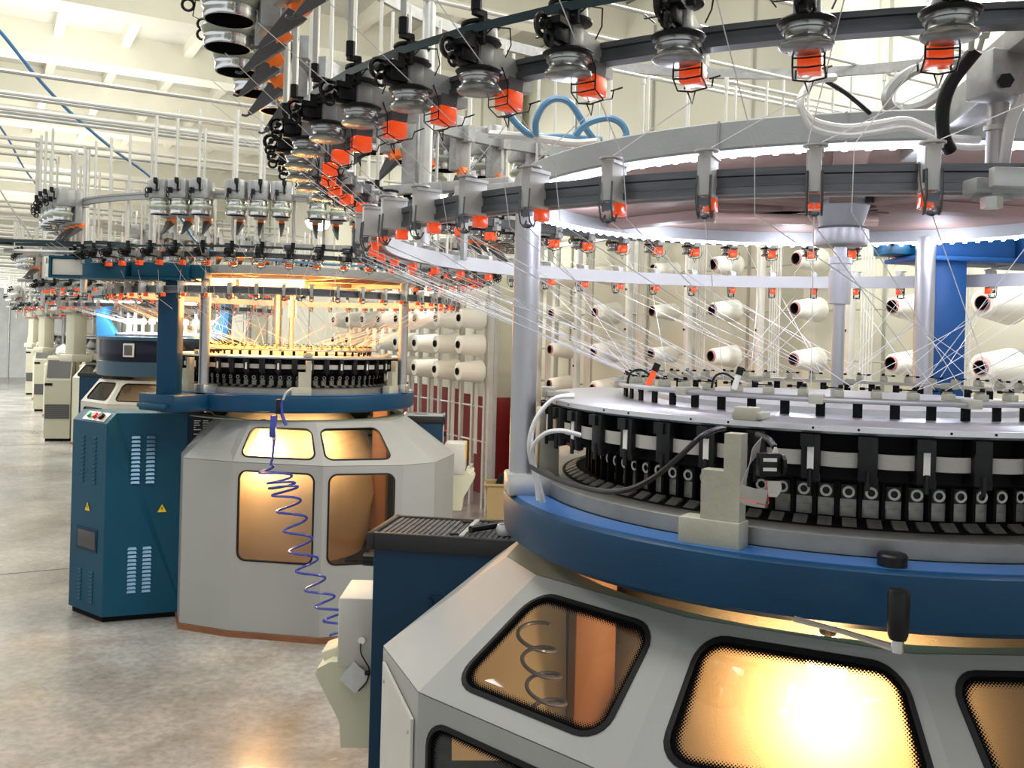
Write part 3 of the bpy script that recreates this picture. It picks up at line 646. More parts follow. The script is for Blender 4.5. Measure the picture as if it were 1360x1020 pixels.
    for i in range(nst):
        a = R(259.1 - 7.0 - i * 360 / nst)
        if lod < 2: place('stop', 'stop_motion', t, ST_R, a, ST_Z, rail_c, subs=(('stopl', 'signal_lamp'), ('stopc', 'yarn_clip')))
        else: place('stop_far', 'stop_motion', t, ST_R, a, ST_Z, rail_c)
    # radial arms that carry the rails, and the hanging ring above
    for pa in (155, 30, 205) if lod else (150, 34, -52):
        a = R(pa); e = Vector((math.cos(a), math.sin(a), 0))
        MB().box(e * .86 + Vector((0, 0, 1.995)), (.36, .055, .062), rz=a, bev=.003).build('radial_arm', M['arm'], t)
        MB().box(e * 1.12 + Vector((0, 0, 2.03)), (.50, .036, .028), rz=a, bev=.002).build('arm_extension', M['arm'], t)
        MB().cyl(e * 1.16 + Vector((0, 0, 1.8)), e * 1.16 + Vector((0, 0, 2.60)), .019, n=16).build('ring_strut', M['galv'], t)
        MB().box(e * 1.02 + Vector((0, 0, 1.90)), (.014, .020, .16), rz=a, bev=.002).build('arm_bracket', M['arm'], t)
        MB().box(e * 1.21 + Vector((0, 0, 2.14)), (.05, .03, .24), rz=a, bev=.002).build('upper_rail_hanger', M['arm'], t)
        MB().cyl(e * .99 + Vector((.0, 0, 2.0)) - Vector((-e.y, e.x, 0)) * .034, e * .99 + Vector((0, 0, 2.0)) - Vector((-e.y, e.x, 0)) * .026, .013, n=6).build('arm_bolt', M['black'], t)
    if lod == 0:
        MB().ring(1.288, 1.302, 2.575, 2.610, n).build('hanging_ring', M['arm'], t)
    # yarns: feeder -> guide rail -> dial
    if lod < 2:
        for i in range(nl):
            a = R(255.5 - i * 360 / nl); a2 = R(259.1 - 7 - round(i * nst / nl) * 360 / nst); a3 = a2 + R(random.uniform(-30, 42))
            p = [Vector((1.152 * math.cos(a), 1.152 * math.sin(a), LOW_Z - .078)), Vector((rail_c[0] + 1.038 * math.cos(a2), rail_c[1] + 1.038 * math.sin(a2), ST_Z + .037)), Vector((rail_c[0] + 1.038 * math.cos(a2), rail_c[1] + 1.038 * math.sin(a2), ST_Z - .049)), Vector((.478 * math.cos(a3), .478 * math.sin(a3), 1.530))]
            MB().tube(p, .00075 if lod == 0 else .0010, 3, caps=False).build('yarn', M['yarn'], t)
        for a in ups:
            a = R(a); a2 = a + R(random.uniform(-5, 5)); a3 = a2 + R(random.uniform(-34, 46))
            p = [Vector(((UP_R + .12) * math.cos(a), (UP_R + .12) * math.sin(a), UP_Z - .212)), Vector((rail_c[0] + 1.038 * math.cos(a2), rail_c[1] + 1.038 * math.sin(a2), ST_Z + .037)), Vector((rail_c[0] + 1.02 * math.cos(a2), rail_c[1] + 1.02 * math.sin(a2), ST_Z - .045)), Vector((.478 * math.cos(a3), .478 * math.sin(a3), 1.530))]
            MB().tube(p, .00075 if lod == 0 else .0010, 3, caps=False).build('yarn', M['yarn'], t)
    return t, ups, nl

def pipework(name, loc, label, ups, nl, direction, length, step=1, every=3, group=None, r=.0050, ztop=2.56):
    """yarn pipes: a drop to each feeder, an elbow and a run towards the creel"""
    t = thing(name, loc, label, 'pipework', group)
    LOW_Z = LOW_Z0
    spots = [(LOW_R + .100, 255.5 - i * 360 / nl + .9, LOW_Z + .062, 0) for i in range(0, nl, step)] + [(UP_R + .155, a + .6, UP_Z + .045, 1) for a in ups[::step]]
    for num, (r_, a, z0, k) in enumerate(spots):
        a = R(a); x, y = r_ * math.cos(a), r_ * math.sin(a); z1 = ztop + .05 * k + .012 * math.sin(a * 3)
        o = MB().cyl((0, 0, z0), (0, 0, z1), r, n=8).build('feed_pipe', M['pipe'], t, (x, y, 0))
        MB().cyl((0, 0, z0 - .010), (0, 0, z0 + .012), r * 1.4, n=8).box((-.006 * math.cos(a), -.006 * math.sin(a), z0 - .012), (.020, .009, .008), rz=a).box((-.013 * math.cos(a), -.013 * math.sin(a), z0 - .030), (.007, .009, .038), rz=a).build('pipe_cap', M['cap'], o)
        d = direction
        if num % every: continue
        mb = MB(); mb.cyl(Vector((0, 0, z1)), Vector((0, 0, z1)) + d * (length - (x * d.x + y * d.y)), r * 1.3, n=8)
        mb.cyl(Vector((0, 0, z1 - .03)), Vector((0, 0, z1 + .014)), r * 1.6, n=8); mb.cyl(Vector((0, 0, z1)) + d * .02, Vector((0, 0, z1)) + d * .075, r * 1.55, n=8)
        mb.build('pipe_run', M['galv'] if k else M['pipe'], o)
    return t

# ---------------------------------------------------------------- the two near machines
TF1 = [((-.74, -.09), (-1.006, -.07)), ((-.68, -.243), (-.903, -.33)), ((-.425, -.51), (-.555, -.665)), ((-.107, -.67), (-.079, -.82)), ((.25, -.66), (.40, -.82)), ((.55, -.45), (.75, -.6)), ((.68, -.1), (.93, -.15)), ((.65, .3), (.85, .35)), ((.4, .6), (.5, .75)), ((0, .7), (0, .88)), ((-.4, .6), (-.5, .75)), ((-.66, .3), (-.88, .35))]
TF2 = [((-.23, -.54), (-.407, -.67)), ((-.05, -.67), (-.11, -.78)), ((.30, -.68), (.384, -.86)), ((.62, -.47), (.784, -.74)), ((.67, -.45), (.94, -.60)), ((.72, -.1), (1.02, -.2)), ((.62, .35), (.9, .4)), ((.35, .62), (.5, .8)), ((0, .7), (0, .9)), ((-.4, .6), (-.5, .8)), ((-.5, .3), (-.65, .4)), ((-.5, .0), (-.6, .0)), ((-.35, -.35), (-.50, -.45))]
P1 = Vector((.741, 2.12, 0)); P2 = Vector((-1.343, 5.688, 0))
m1, ups1, nl1 = machine('circular_knitting_machine', P1, 'large circular knitting machine nearest on the right, blue bed under a white-lit grey top ring', 'circular knitting machines with blue beds', 0,
    poles=(189, 52, -68), column=51.5, column_mat=M['colb'], rail_c=(-.05, .03), TF=TF1, brackets=(236.4, 183, 330, 90),
    windows={1: ((.105, .125, .125, .105), (.06, .08, .3, .045)), 2: ((.09, .055, .10, .085), (.1, .1, .3, .05)), 3: ((.12, .12, .1, .1), (.1, .1, .3, .05)), 5: ((.12, .12, .1, .1), (.1, .1, .3, .05))},
    head=(Vector((1, .12, 0)).normalized(), 0))
m2, ups2, nl2 = machine('circular_knitting_machine', P2, 'blue and grey knitting machine in the middle left, warm yellow light under its top ring', 'circular knitting machines with blue beds', 1,
    poles=(244, 346, 111), column=237, rail_c=(-.03, .03), TF=TF2, brackets=(289, 232, 338, 90), leds=False, legs=(70, 180, 352),
    windows={1: ((.055, .07, .12, .16), (.07, .09, .42, .045)), 2: ((.04, .10, .12, .16), (.07, .10, .42, .045)), 4: (None, None)},
    head=(Vector((-1, -.03, 0)).normalized(), .06))
# inner lamps
def warm(root, base, p, power, bulb=True):
    b = Vector(p)
    if not bulb: point('inner_lamp_light', base + b, power, (1, .60, .26), .04); return
    MB().lathe([(0, .05), (.018, .045), (.030, .02), (.034, -.005), (.026, -.03), (0, -.042)], 18, tuple(b)).build('inner_lamp', M['bulb'], root)
    MB().cyl(b + Vector((0, 0, .04)), b + Vector((0, 0, .10)), .014, n=10).build('lamp_socket', M['black'], root)
    point('inner_lamp_light', base + b + Vector((0, -.0, -.08)), power, (1, .60, .26), .04)
warm(m1, P1, (-.20, -.56, 1.075), 10)
warm(m1, P1, (.45, .30, 1.0), 10)
warm(m2, P2, (.0, -.60, 1.03), 16)
warm(m2, P2, (.36, -.50, 1.05), 8, False)
MB().box((-.655, -.02, 1.36), (.045, .06, .18), rz=.1, bev=.003).build('side_bracket', M['bracket'], m1)
# white inspection plate on the narrow door, and an added pale sheet standing in for reflections on the pane
a0_, a1_ = Vector((-1.006, -.07, 0)), Vector((-.903, -.33, 0)); dn = Vector((-(a1_ - a0_).y, (a1_ - a0_).x, 0)).normalized(); dn = dn if dn.x < 0 else -dn
g_ = lambda u_, z_: a0_.lerp(a1_, u_) + Vector((0, 0, z_)) + dn * .002
ip = MB().plate([g_(.93, .25), g_(.93, .86), g_(.10, .895), g_(.10, .62), g_(.55, .40)], dn * .006).build('inspection_plate', M['tankw'], m1, label='off-white bolted inspection plate')
for u_, z_ in ((.16, .86), (.86, .83), (.86, .70), (.86, .45)): MB().cyl(g_(u_, z_) + dn * .006, g_(u_, z_) + dn * .009, .005, n=8).build('plate_screw', M['galv'], ip)
MB().plate([at(*q_) - P1 for q_ in ((600, 800, 2.02), (752, 800, 2.02), (752, 1010, 1.98), (600, 1010, 1.98))], (0, .006, 0)).build('reflection_sheet', M['tankw'], m1)
# crank handle, bed cap
cr = MB(); hx = at(1192, 862, 1.27) - P1
arm0 = at(1055, 822, 1.36) - P1
cr.tube([arm0, arm0.lerp(hx, .5) + Vector((0, 0, .002)), hx], [.0045, .004, .006], 8); cr.cyl(hx - Vector((0, 0, .004)), hx + Vector((0, 0, .014)), .0085, n=14)
ck = cr.build('crank', M['chrome'], m1)
MB().lathe([(0, .013), (.011, .013), (.0135, .02), (.0145, .04), (.0150, .075), (.0125, .081), (0, .083)], 20, tuple(hx)).build('crank_grip', M['black'], ck)
p = at(1185, 742, 1.42) - P1
MB().lathe([(0, 1.272), (.022, 1.272)] + [(.022, 1.274), (.0225, 1.287), (.020, 1.290), (0, 1.291)], 24, (p.x, p.y, 0)).build('bed_cap', M['black'], m1, label='round black knob on the blue ledge')
# warm tube lights under the ring of the left machine
tl = Vector((-.30, -.42, 1.915))
for k, (x, y) in enumerate(((-.40, -.42), (.0, -.46))):
    MB().cyl((x - .19, y, 1.882), (x + .17, y, 1.882), .020, n=14).build('warm_tube_light', M['tubew'], m2)
    MB().box((x - .01, y, 1.908), (.40, .05, .012)).build('tube_fitting', M['white'], m2)
area('warm_tube_glow', P2 + Vector((-.2, -.36, 1.86)), .8, .14, 34, (1, .44, .10))
point('warm_ring_light', P2 + Vector((.2, .2, 1.80)), 24, (1, .43, .10), .08)
point('warm_ring_light', P2 + Vector((-.3, .1, 1.80)), 20, (1, .43, .10), .08)
# a tube lamp under the ring of the near machine
MB().cyl((-.26, .12, 1.905), (.12, .10, 1.905), .013, n=14).build('rose_tube', mat('unlit_tube_glass', (.75, .52, .45), .2, coat=.5), m1)
MB().box((-.07, .11, 1.927), (.42, .06, .014)).build('tube_fitting', M['pinkplate'], m1)
# sensors on the guide ring of the near machine
for px, py, tx_, lean in ((869, 493, -.3, .5), (981, 498, .3, .35)):
    q = at(px, py, 1.72 if px < 900 else 1.67) - P1
    s = MB().cyl(q, q + Vector((lean * .012, 0, .014)), .0065, n=12).build('yarn_sensor', M['black'], m1)
    MB().cyl(q - Vector((lean * .022, 0, .026)), q, .0055, n=12).build('sensor_barrel', M['orange'] if px < 900 else M['white'], s)
    MB().tube(smoothpts([q + Vector((-.004, 0, -.01)), q + Vector((-.025, 0, .002)), q + Vector((-.045, -.01, -.004)), q + Vector((-.05, -.01, -.024))], 4), .0022, 5).build('sensor_lead', M['black'], s)

# pipework
pw1 = pipework('yarn_pipework', P1, 'pale yarn pipes dropping to the nearest machine and running right to its creel', ups1, nl1, N, 2.6, 1, 5)
pw2 = pipework('yarn_pipework', P2, 'grey yarn pipes over the middle left machine running off to the left', ups2, nl2, -N, 5.0, 1, 7, r=.0072)
# thick overhead conduits on the left
for k, (a, b, r_) in enumerate((((0, 146, 4.83), (372, 184, 5.55), .014), ((0, 153, 4.79), (372, 189, 5.5), .018))):
    pa, pb = at(*a), at(*b); pa.z = pb.z = (pa.z + pb.z) / 2
    d = (pb - pa); MB().cyl(Vector((0, 0, 0)), d * 1.02, r_, n=12).cyl(-d * .6, Vector((0, 0, 0)), r_, n=12).cyl(d * 1.02 - Vector((0, 0, .0)), d * 1.02 + Vector((0, 0, -.5)), r_ * .8, n=10).build('overhead_conduit', M['galv'], None, pa, label=('upper' if k == 0 else 'lower, thicker') + ' long grey conduit sloping across the ceiling at the left edge', cat='pipe')

# ---------------------------------------------------------------- cables, hoses on and by the near machine
def hose(name, pts, r, m, label, cat='cable', n=8, k=7, group=None):
    P = smoothpts(pts, k); o = P[0].copy()
    return MB().tube([q - o for q in P], r, n).build(name, m, None, o, label=label, cat=cat, group=group)
for i, d in enumerate((0, .010)):
    hose('white_cable', [at(762, 527 - i * 3, 1.80 + d), at(735, 530, 1.78 + d), at(712, 555 + 3 * i, 1.77 + d), at(702 + 4 * i, 590, 1.77), at(708 + 4 * i, 625, 1.79), at(716 + 4 * i, 655, 1.80), at(719 + 4 * i, 666, 1.81)], .0036, M['cablew'], ('outer' if i == 0 else 'inner') + ' white cable looping down beside the left post of the near machine')
hose('white_cable', [at(771, 578, 1.74), at(745, 572, 1.73), at(722, 577, 1.75), at(706, 598, 1.77), at(711, 630, 1.79), at(715, 664, 1.80)], .0042, M['cablew'], 'short white cable arching from the selectors to the left post foot')
hose('black_cable', [at(703, 619, 1.60), at(722, 629, 1.56), at(752, 641, 1.50), at(797, 652, 1.42), at(835, 650, 1.36), at(870, 633, 1.33), at(905, 604, 1.32), at(930, 581, 1.32), at(950, 571, 1.36), at(962, 569, 1.42)], .0042, M['cable'], 'thick black cable sagging across the cams of the near machine')
# ribbon cable with plug
rb = thing('ribbon_cable', at(1012, 610, 1.41), 'grey flat ribbon cable with red edge and black plug hanging by the bracket', 'cable')
def strip(pts, wid, m, nm, off=0, thick=.0012):
    P = smoothpts([at(*q) - rb.location for q in pts], 6); w_ = [Vector(wid)] * len(P) if not isinstance(wid, list) else [Vector(x) for x in wid]
    mb = MB(); vs = []
    for i, q in enumerate(P):
        a = w_[min(i * len(w_) // len(P), len(w_) - 1)]
        vs += [q - a / 2, q + a / 2, q + a / 2 + Vector((0, thick, 0)), q - a / 2 + Vector((0, thick, 0))]
    k = len(P); mb.add(vs, [(4 * i + j, 4 * i + (j + 1) % 4, 4 * i + 4 + (j + 1) % 4, 4 * i + 4 + j) for i in range(k - 1) for j in range(4)], False); return mb.build(nm, m, rb)
strip([(1010, 592, 1.42), (998, 606, 1.4), (994, 625, 1.38), (986, 645, 1.365), (984, 654, 1.365), (998, 660, 1.36), (1018, 663, 1.36)], (.004, 0, .026), M['ribbon'], 'flat_strip')
strip([(1027, 639, 1.38), (1028, 650, 1.375), (1022, 660, 1.37)], (.022, 0, .0), M['ribbon'], 'flat_strip')
strip([(1018.5, 638, 1.373), (1019.5, 655, 1.368), (1020, 670, 1.359), (1005, 668, 1.2285), (984, 662, 1.359)], (.0012, 0, .0012), M['ribred'], 'red_edge')
q = at(1021, 617, 1.392) - rb.location
MB().box(q, (.034, .016, .034), rz=.1, bev=.002).cyl(q + Vector((.018, 0, .0)), q + Vector((.023, 0, .0)), .016, n=10).build('plug', M['black'], rb)
for dz in (.008, -.006): MB().box(q + Vector((-.001, -.0095, dz)), (.020, .003, .005)).build('plug_latch', M['white'], rb)
MB().tube(smoothpts([at(1006, 577, 1.46) - rb.location, at(1020, 583, 1.42) - rb.location, at(1029, 594, 1.395) - rb.location], 5), .0048, 8).build('cable_sleeve', M['cable'], rb)
for j in range(4): MB().tube([at(1029 + j * .5, 594, 1.392) - rb.location, at(1026 + j * 2.4, 604, 1.392) - rb.location, at(1018 + j * 4, 612, 1.392) - rb.location], .0013, 5).build('wire', M['white'], rb)
# cables on the top ring
c1 = [at(1108, 103, 1.33), at(1080, 108, 1.30), at(1063, 135, 1.28), at(1078, 160, 1.28), at(1120, 170, 1.28), at(1160, 166, 1.28), at(1200, 160, 1.29), at(1225, 168, 1.29), at(1262, 183, 1.29), at(1300, 186, 1.30)]
hose('clear_hose', c1, .0058, M['cablew'], 'upper of two pale hoses lying over the near machine top ring')
hose('clear_hose', [p + Vector((.0, -.004, -.011)) for p in c1[2:]] + [at(1312, 190, 1.31)], .0040, M['cablew'], 'lower, thinner of two pale hoses lying over the near machine top ring')
hose('black_rod_cable', [at(1098, 108, 1.33), at(1125, 125, 1.36), at(1155, 150, 1.40)], .0035, M['cable'], 'thin black sleeve slanting down behind the pale hose end')
hose('black_flexible_conduit', [at(1297, 66, 1.12), at(1282, 84, 1.13), at(1262, 112, 1.14), at(1252, 145, 1.15), at(1253, 180, 1.16), at(1262, 200, 1.17)], .0085, M['cable'], 'thick black conduit hanging from the feeder rail to the guide rail at the right', n=12)
lug = thing('cable_lugs', at(1300, 45, 1.1), 'pair of grey cable lugs under the feeder rail at the right', 'connector')
for dx in (-8, 8):
    a = at(1300 + dx, 40, 1.10) - lug.location; b = at(1295 + dx * .7, 66, 1.115) - lug.location
    MB().cyl(a, a.lerp(b, .35), .007, n=10).cyl(a.lerp(b, .35), b, .0035, n=8).build('cable_lug', M['galv'], lug)
# belt loop and arm with bolt over the ring at right
hose('grey_strap', [at(1195, 148, 1.62), at(1180, 140, 1.60), at(1180, 122, 1.60), at(1205, 98, 1.62), at(1245, 84, 1.66), at(1300, 75, 1.72)], .010, M['ring'], 'curved grey strap looping up from the near machine top ring', 'strap', n=6)
hose('grey_strap', [at(1195, 148, 1.64), at(1225, 140, 1.66), at(1250, 122, 1.68), at(1262, 112, 1.7)], .010, M['ring'], 'short grey strap behind the black conduit on the top ring', 'strap', n=6)
ra = thing('support_arm', at(1335, 110, 1.2), 'light grey square support arm with a black bolt at the upper right', 'bracket')
L = lambda x, y, d: at(x, y, d) - ra.location
e = (L(1400, 70, 1.0) - L(1240, 150, 1.5))
MB().box(L(1335, 103, 1.16), (.075, .05, .055), rz=.2, bev=.003).build('bolt_block', M['arm'], ra)
MB().cyl(L(1336, 107, 1.134), L(1336, 107, 1.122), .0095, n=6).build('bolt_head', M['black'], ra)
m = MB(); a, b = L(1215, 128, 1.62), L(1325, 112, 1.22); a.z = b.z
m.box((a + b) / 2, ((b - a).length, .045, .048), rz=math.atan2((b - a).y, (b - a).x), bev=.003); m.build('square_arm', M['arm'], ra)
m = MB(); a, b = L(1330, 60, 1.22), L(1430, 30, 1.0); m.box((a + b) / 2 + Vector((0, 0, .0)), (.22, .05, .028), rz=math.atan2((b - a).y, (b - a).x), bev=.002); m.build('upper_arm', M['arm'], ra)
MB().cyl(L(1326, 138, 1.17), L(1322, 222, 1.17), .0125, n=20).build('drop_post', M['post'], ra)
MB().lathe([(.0126, 0), (.015, 0), (.015, .006), (.0126, .006)], 16, tuple(L(1323, 174, 1.17)), True).build('hose_clip', M['galv'], ra)
for k in range(3): MB().tube(smoothpts([L(1362 + k * 6, 96, 1.15), L(1352 + k * 5, 130, 1.14), L(1338 + k * 4, 165, 1.145), L(1330 + k * 3, 222, 1.16)], 5), .0042, 6).build('bundled_cable', M['cablew'], ra)
m = MB(); m.box(L(1335, 250, 1.10), (.09, .03, .018), rz=.1, bev=.002).box(L(1318, 260, 1.10), (.03, .03, .012), rz=.4); m.build('rail_joint', M['ring'], ra)
MB().cyl(L(1317, 262, 1.09), L(1317, 277, 1.09), .012, n=6).build('hex_nut', M['galv'], ra)
MB().box(L(1345, 236, 1.06), (.05, .012, .022), rz=.05, bev=.001).build('splice_plate', M['galv'], ra)
# light blue hoses coiled on the arm behind the top ring
B = [at(662, 122, 1.95), at(672, 145, 1.95), at(690, 168, 1.96), at(712, 182, 1.97), at(745, 182, 1.98), at(772, 184, 1.98), at(800, 186, 1.98)]
hose('blue_hose', B, .0072, M['hosel'], 'light blue hose drooping behind the feeders towards the top ring', 'hose')
hose('blue_hose', [at(712, 178, 1.96), at(712, 160, 1.94), at(722, 140, 1.93), at(738, 131, 1.93), at(756, 136, 1.93), at(770, 155, 1.94), at(778, 170, 1.95), at(788, 184, 1.96)], .0072, M['hosel'], 'taller loop of light blue hose standing on the top ring', 'hose')
hose('blue_hose', [at(764, 180, 1.93), at(775, 168, 1.92), at(790, 160, 1.91), at(810, 157, 1.90), at(825, 164, 1.90), at(832, 176, 1.90), at(830, 184, 1.90)], .0072, M['hosel'], 'lower, rounder loop of light blue hose on the top ring', 'hose')
hose('white_conduit', [at(650, 178, 2.0), at(690, 181, 1.98), at(730, 186, 1.96), at(765, 190, 1.93), at(795, 188, 1.90)], .0085, M['cablew'], 'white conduit lying along the arm under the light blue hoses', 'conduit')
# air hoses that hang from the ceiling at left
hose('air_hose', [at(-40, 5, 3.9), at(0, 42, 4.0), at(45, 98, 4.25), at(92, 148, 4.6), at(150, 198, 5.1), at(205, 240, 5.7), at(240, 290, 6.1), at(262, 322, 6.4), at(300, 338, 6.6), at(420, 350, 6.7), at(530, 356, 6.75)], .0085, M['hoseb'], 'long blue air hose slanting down from the upper left to the middle machine', 'hose')
hose('air_hose', [at(0, 168, 6.6), at(14, 190, 6.8), at(30, 220, 7.1), at(52, 250, 7.7), at(75, 278, 8.4), at(96, 318, 9.2)], .0075, M['hoseb'], 'thin blue air hose behind the pipes at the left edge', 'hose')
hose('white_air_line', [at(0, 252, 6.5), at(14, 275, 6.8), at(32, 300, 7.3), at(52, 330, 7.8)], .006, M['cablew'], 'thin white air line hanging at the far left edge', 'hose')

# ---------------------------------------------------------------- tray cabinets with their lint boxes
def tray_cabinet(loc, rz, w_, d, label, tray_label, off=(0, 0), panel=True):
    t = thing('control_cabinet', loc, label, 'cabinet', None, rz)
    MB().box((0, 0, .56), (w_, d, 1.02), bev=.008).build('body', M['bluedark'], t)
    MB().box((0, 0, .03), (w_ * .9, d * .9, .06)).build('plinth', M['blackm'], t)
    m = MB(); f = -d / 2 - .0015
    for (cx_, cz, sx, sz) in ((.06, .95, w_ * .62, .012), (.06, .25, w_ * .62, .012), (.06 - w_ * .31, .60, .012, .70), (.06 + w_ * .31, .60, .012, .70)): m.box((cx_, f, cz), (sx, .006, sz))
    m.build('panel_moulding', M['bluedark'], t)
    m = MB()
    for s in (-1, 1):
        m.box((0, s * (d / 2 - .002), 1.082), (w_ + .03, .018, .044), bev=.004); m.box((s * (w_ / 2 + .004), 0, 1.082), (.018, d + .02, .044), bev=.004)
    m.box((0, 0, 1.073), (w_, d, .006)); m.build('tray_rim', M['tray'], t)
    nr = int((w_ - .03) / .0145)
    rp = MB().box((0, 0, 0), (.0085, d - .03, .004)).mesh('mat_rib', M['mat'])
    for i in range(nr): link('mat_rib', rp, t, (-w_ / 2 + .018 + i * .0145, 0, 1.099))
    MB().box((.0, 0, 1.0965), (w_ - .012, d - .012, .003)).build('ribbed_mat', M['mat'], t)
    MB().box((-.02, 0, 1.101), (.012, d - .02, .012), bev=.001).build('tray_divider', M['galv'], t)
    MB().tube([(.085 + .045 * math.cos(a), .02 + .022 * math.sin(a), 1.1015) for a in [2 * PI * i / 28 for i in range(28)]], .0012, 4, True).build('oval_mark', M['tray'], t)
    for y in (-.08, .08): MB().box((-.045, y, 1.103), (.022, .010, .005), rz=.3).build('tray_clip', M['tray'], t)
    return t
def switches(t, x, y, z, nrm=-1, along='y'):
    m = MB().box((x, y, z), (.004, .07, .08) if along == 'y' else (.07, .004, .08)); m.build('switch_plate', M['tankw'], t, label='pale switch plate')
cab1 = tray_cabinet((-.078, 2.44, 0), R(-9), .49, .235, 'dark blue cabinet with a black ribbed tray top beside the near machine', '')
MB().cyl((-.258, -.03, 1.018), (-.244, -.03, 1.018), .022, n=18).build('switch_collar', M['redp'], cab1, label='red switch collar')
MB().cyl((-.295, -.03, 1.012), (-.258, -.03, 1.012), .017, n=18).build('switch_knob', M['black'], cab1, label='black round switch knob')
cab2 = tray_cabinet((-.66, 6.02, 0), R(3), .46, .30, 'blue cabinet with a black and white tray top right of the middle machine', '')
MB().box((.2325, -.0, .975), (.005, .20, .11), bev=.002).build('switch_panel', M['tankw'], cab2, label='pale switch panel with buttons')
for k, (yy, mm) in enumerate(((-.05, 'black'), (.03, 'redp'), (.07, 'black'))): MB().cyl((.234, yy, .985), (.252, yy, .985), .016, n=14).build('button', M[mm], cab2)
MB().box((.2315, 0, .80), (.004, .16, .20)).build('side_opening', M['blackm'], cab2)
for k in range(3): MB().tube(smoothpts([(.236, -.06 + .03 * k, .88), (.245, -.05 + .03 * k, .80), (.238, -.02 + .03 * k, .71)], 5), .006, 6).build('loose_cable', M['cable'], cab2)
for k in (-1, 1): MB().box((.115 * k - .005, 0, 1.084), (.20, .25, .003)).build('paper_sheet', M['paper'], cab2)
# black rod lying on the tray
a, b = Vector((0, 0, 0)), Vector((.16, .12, .006))
to = at(628, 706, 2.39); to.z = 1.112
rod = MB().cyl(a, b * .5, .0088, n=12).cyl(b * .5, b, .0066, n=12).cyl(a - b * .04, a, .0095, n=12).build('inspection_torch', M['black'], None, to, label='slim black torch lying across the ribbed tray', cat='torch')
pc = at(671, 703, 2.38); pc.z = 1.116
MB().lathe([(0, -.014), (.020, -.014), (.024, 0), (.020, .012), (.014, .012), (.010, .002), (0, 0)], 20).build('tape_roll', M['galv'], None, pc, label='small grey roll at the end of the black tray', cat='roll')
def lint_box(loc, s, label, tagcard=False):
    t = thing('lint_box', loc, label, 'container')
    MB().box((.0, 0, .318), (.13, .20, .19), bev=.006).build('upper_box', M['tankw'], t)
    m = MB()
    prof = [(-s * .085, .235), (s * .065, .235), (s * .065, 0), (-s * .050, 0), (-s * .055, .07), (-s * .125, .20), (-s * .12, .215)]
    if s < 0: prof = prof[::-1]
    m.plate([(x, -.095, z) for x, z in prof], (0, .19, 0)); m.build('hopper', M['tank'], t)
    m = MB(); m.box((-s * .092, 0, .238), (.05, .10, .035), ry=s * -.35, bev=.008); m.build('hopper_lid', M['tank'], t)
    if tagcard:
        c = Vector((-.014, -.112, .20)); MB().box(c, (.06, .0015, .062), ry=R(40)).build('tag_card', M['paper'], t)
        MB().tube(smoothpts([(.000, -.104, .30), (.002, -.114, .27), (.016, -.116, .245), (.026, -.116, .225), (.020, -.116, .19), (-.002, -.116, .165)], 5), .002, 5).build('tag_string', M['black'], t)
        MB().cyl((.002, -.101, .30), (.002, -.108, .30), .010, n=14).build('screw_eye', M['chrome'], t); MB().box((.022, -.116, .215), (.016, .012, .012), bev=.003).build('string_knot', M['black'], t)
    else:
        MB().box((-s * .066, 0, .36), (.003, .14, .11)).build('yellow_panel', M['yellow'], t, label='yellow printed panel')
        for j in range(4): MB().cyl((-s * .10, -.05 + .03 * j, .262), (-s * .10, -.05 + .03 * j, .275), .008, n=8).build('nozzle', M['galv'], t)
    return t
lint_box((-.392, 2.66, .466), 1, 'ivory lint box with a hanging white tag on the near blue cabinet', True)
lint_box((-.335, 5.86, .535), -1, 'ivory lint box with a yellow panel on the cabinet right of the middle machine')

# ---------------------------------------------------------------- blue electric cabinet of the left machine
K = [Vector((-2.47, 5.28, 0)), Vector((-2.185, 5.06, 0)), Vector((-1.80, 5.215, 0))]; K.append(K[0] + K[2] - K[1])
eb = thing('electric_cabinet', K[1], 'tall blue electric cabinet with louvres and warning signs left of the middle machine', 'cabinet')
k4 = [p - K[1] for p in K]
ux = (k4[0] - k4[1]); uz = Vector((0, 0, 1)); ex1 = (k4[0] - k4[1]).normalized(); ex2 = (k4[2] - k4[1]).normalized()
n1_ = Vector((ex1.y, -ex1.x, 0)); n1_ = n1_ if n1_.y < 0 else -n1_; n2_ = Vector((ex2.y, -ex2.x, 0)); n2_ = n2_ if n2_.y < 0 else -n2_
ch = .055
m = MB(); top = [k4[0] - n1_ * ch, k4[1] - n1_ * ch, k4[2], k4[3]]
vs = [k + uz * .035 for k in k4] + [k4[0] + uz * 1.085, k4[1] + uz * 1.085, k4[2] + uz * 1.14, k4[3] + uz * 1.14] + [top[0] + uz * 1.14, top[1] + uz * 1.14]
m.add(vs, [(3, 2, 1, 0), (0, 1, 5, 4), (4, 5, 9, 8), (8, 9, 6, 7), (1, 2, 6, 9, 5), (2, 3, 7, 6), (3, 0, 4, 8, 7)])
m.build('cabinet_body', M['bluecab'], eb)
MB().prism([(p.x * .9 - .01, p.y * .9 + .03) for p in k4], 0, .04).build('cabinet_plinth', M['blackm'], eb)
ext = MB(); e0 = k4[2] + n2_ * -.012; ext.prism([((e0).x, e0.y), (e0 + ex2 * .14).to_tuple()[:2], (e0 + ex2 * .14 - n2_ * .25).to_tuple()[:2], (e0 - n2_ * .25).to_tuple()[:2]], .3, 1.125)
ext.build('side_cover', M['bluedark'], eb)
pn = e0 + ex2 * .075 + n2_ * .002 + uz * 1.06
pl = MB().box(pn, (.105, .003, .10), rz=math.atan2(ex2.y, ex2.x)).build('name_plate', M['black'], eb, label='black name plate with white print')
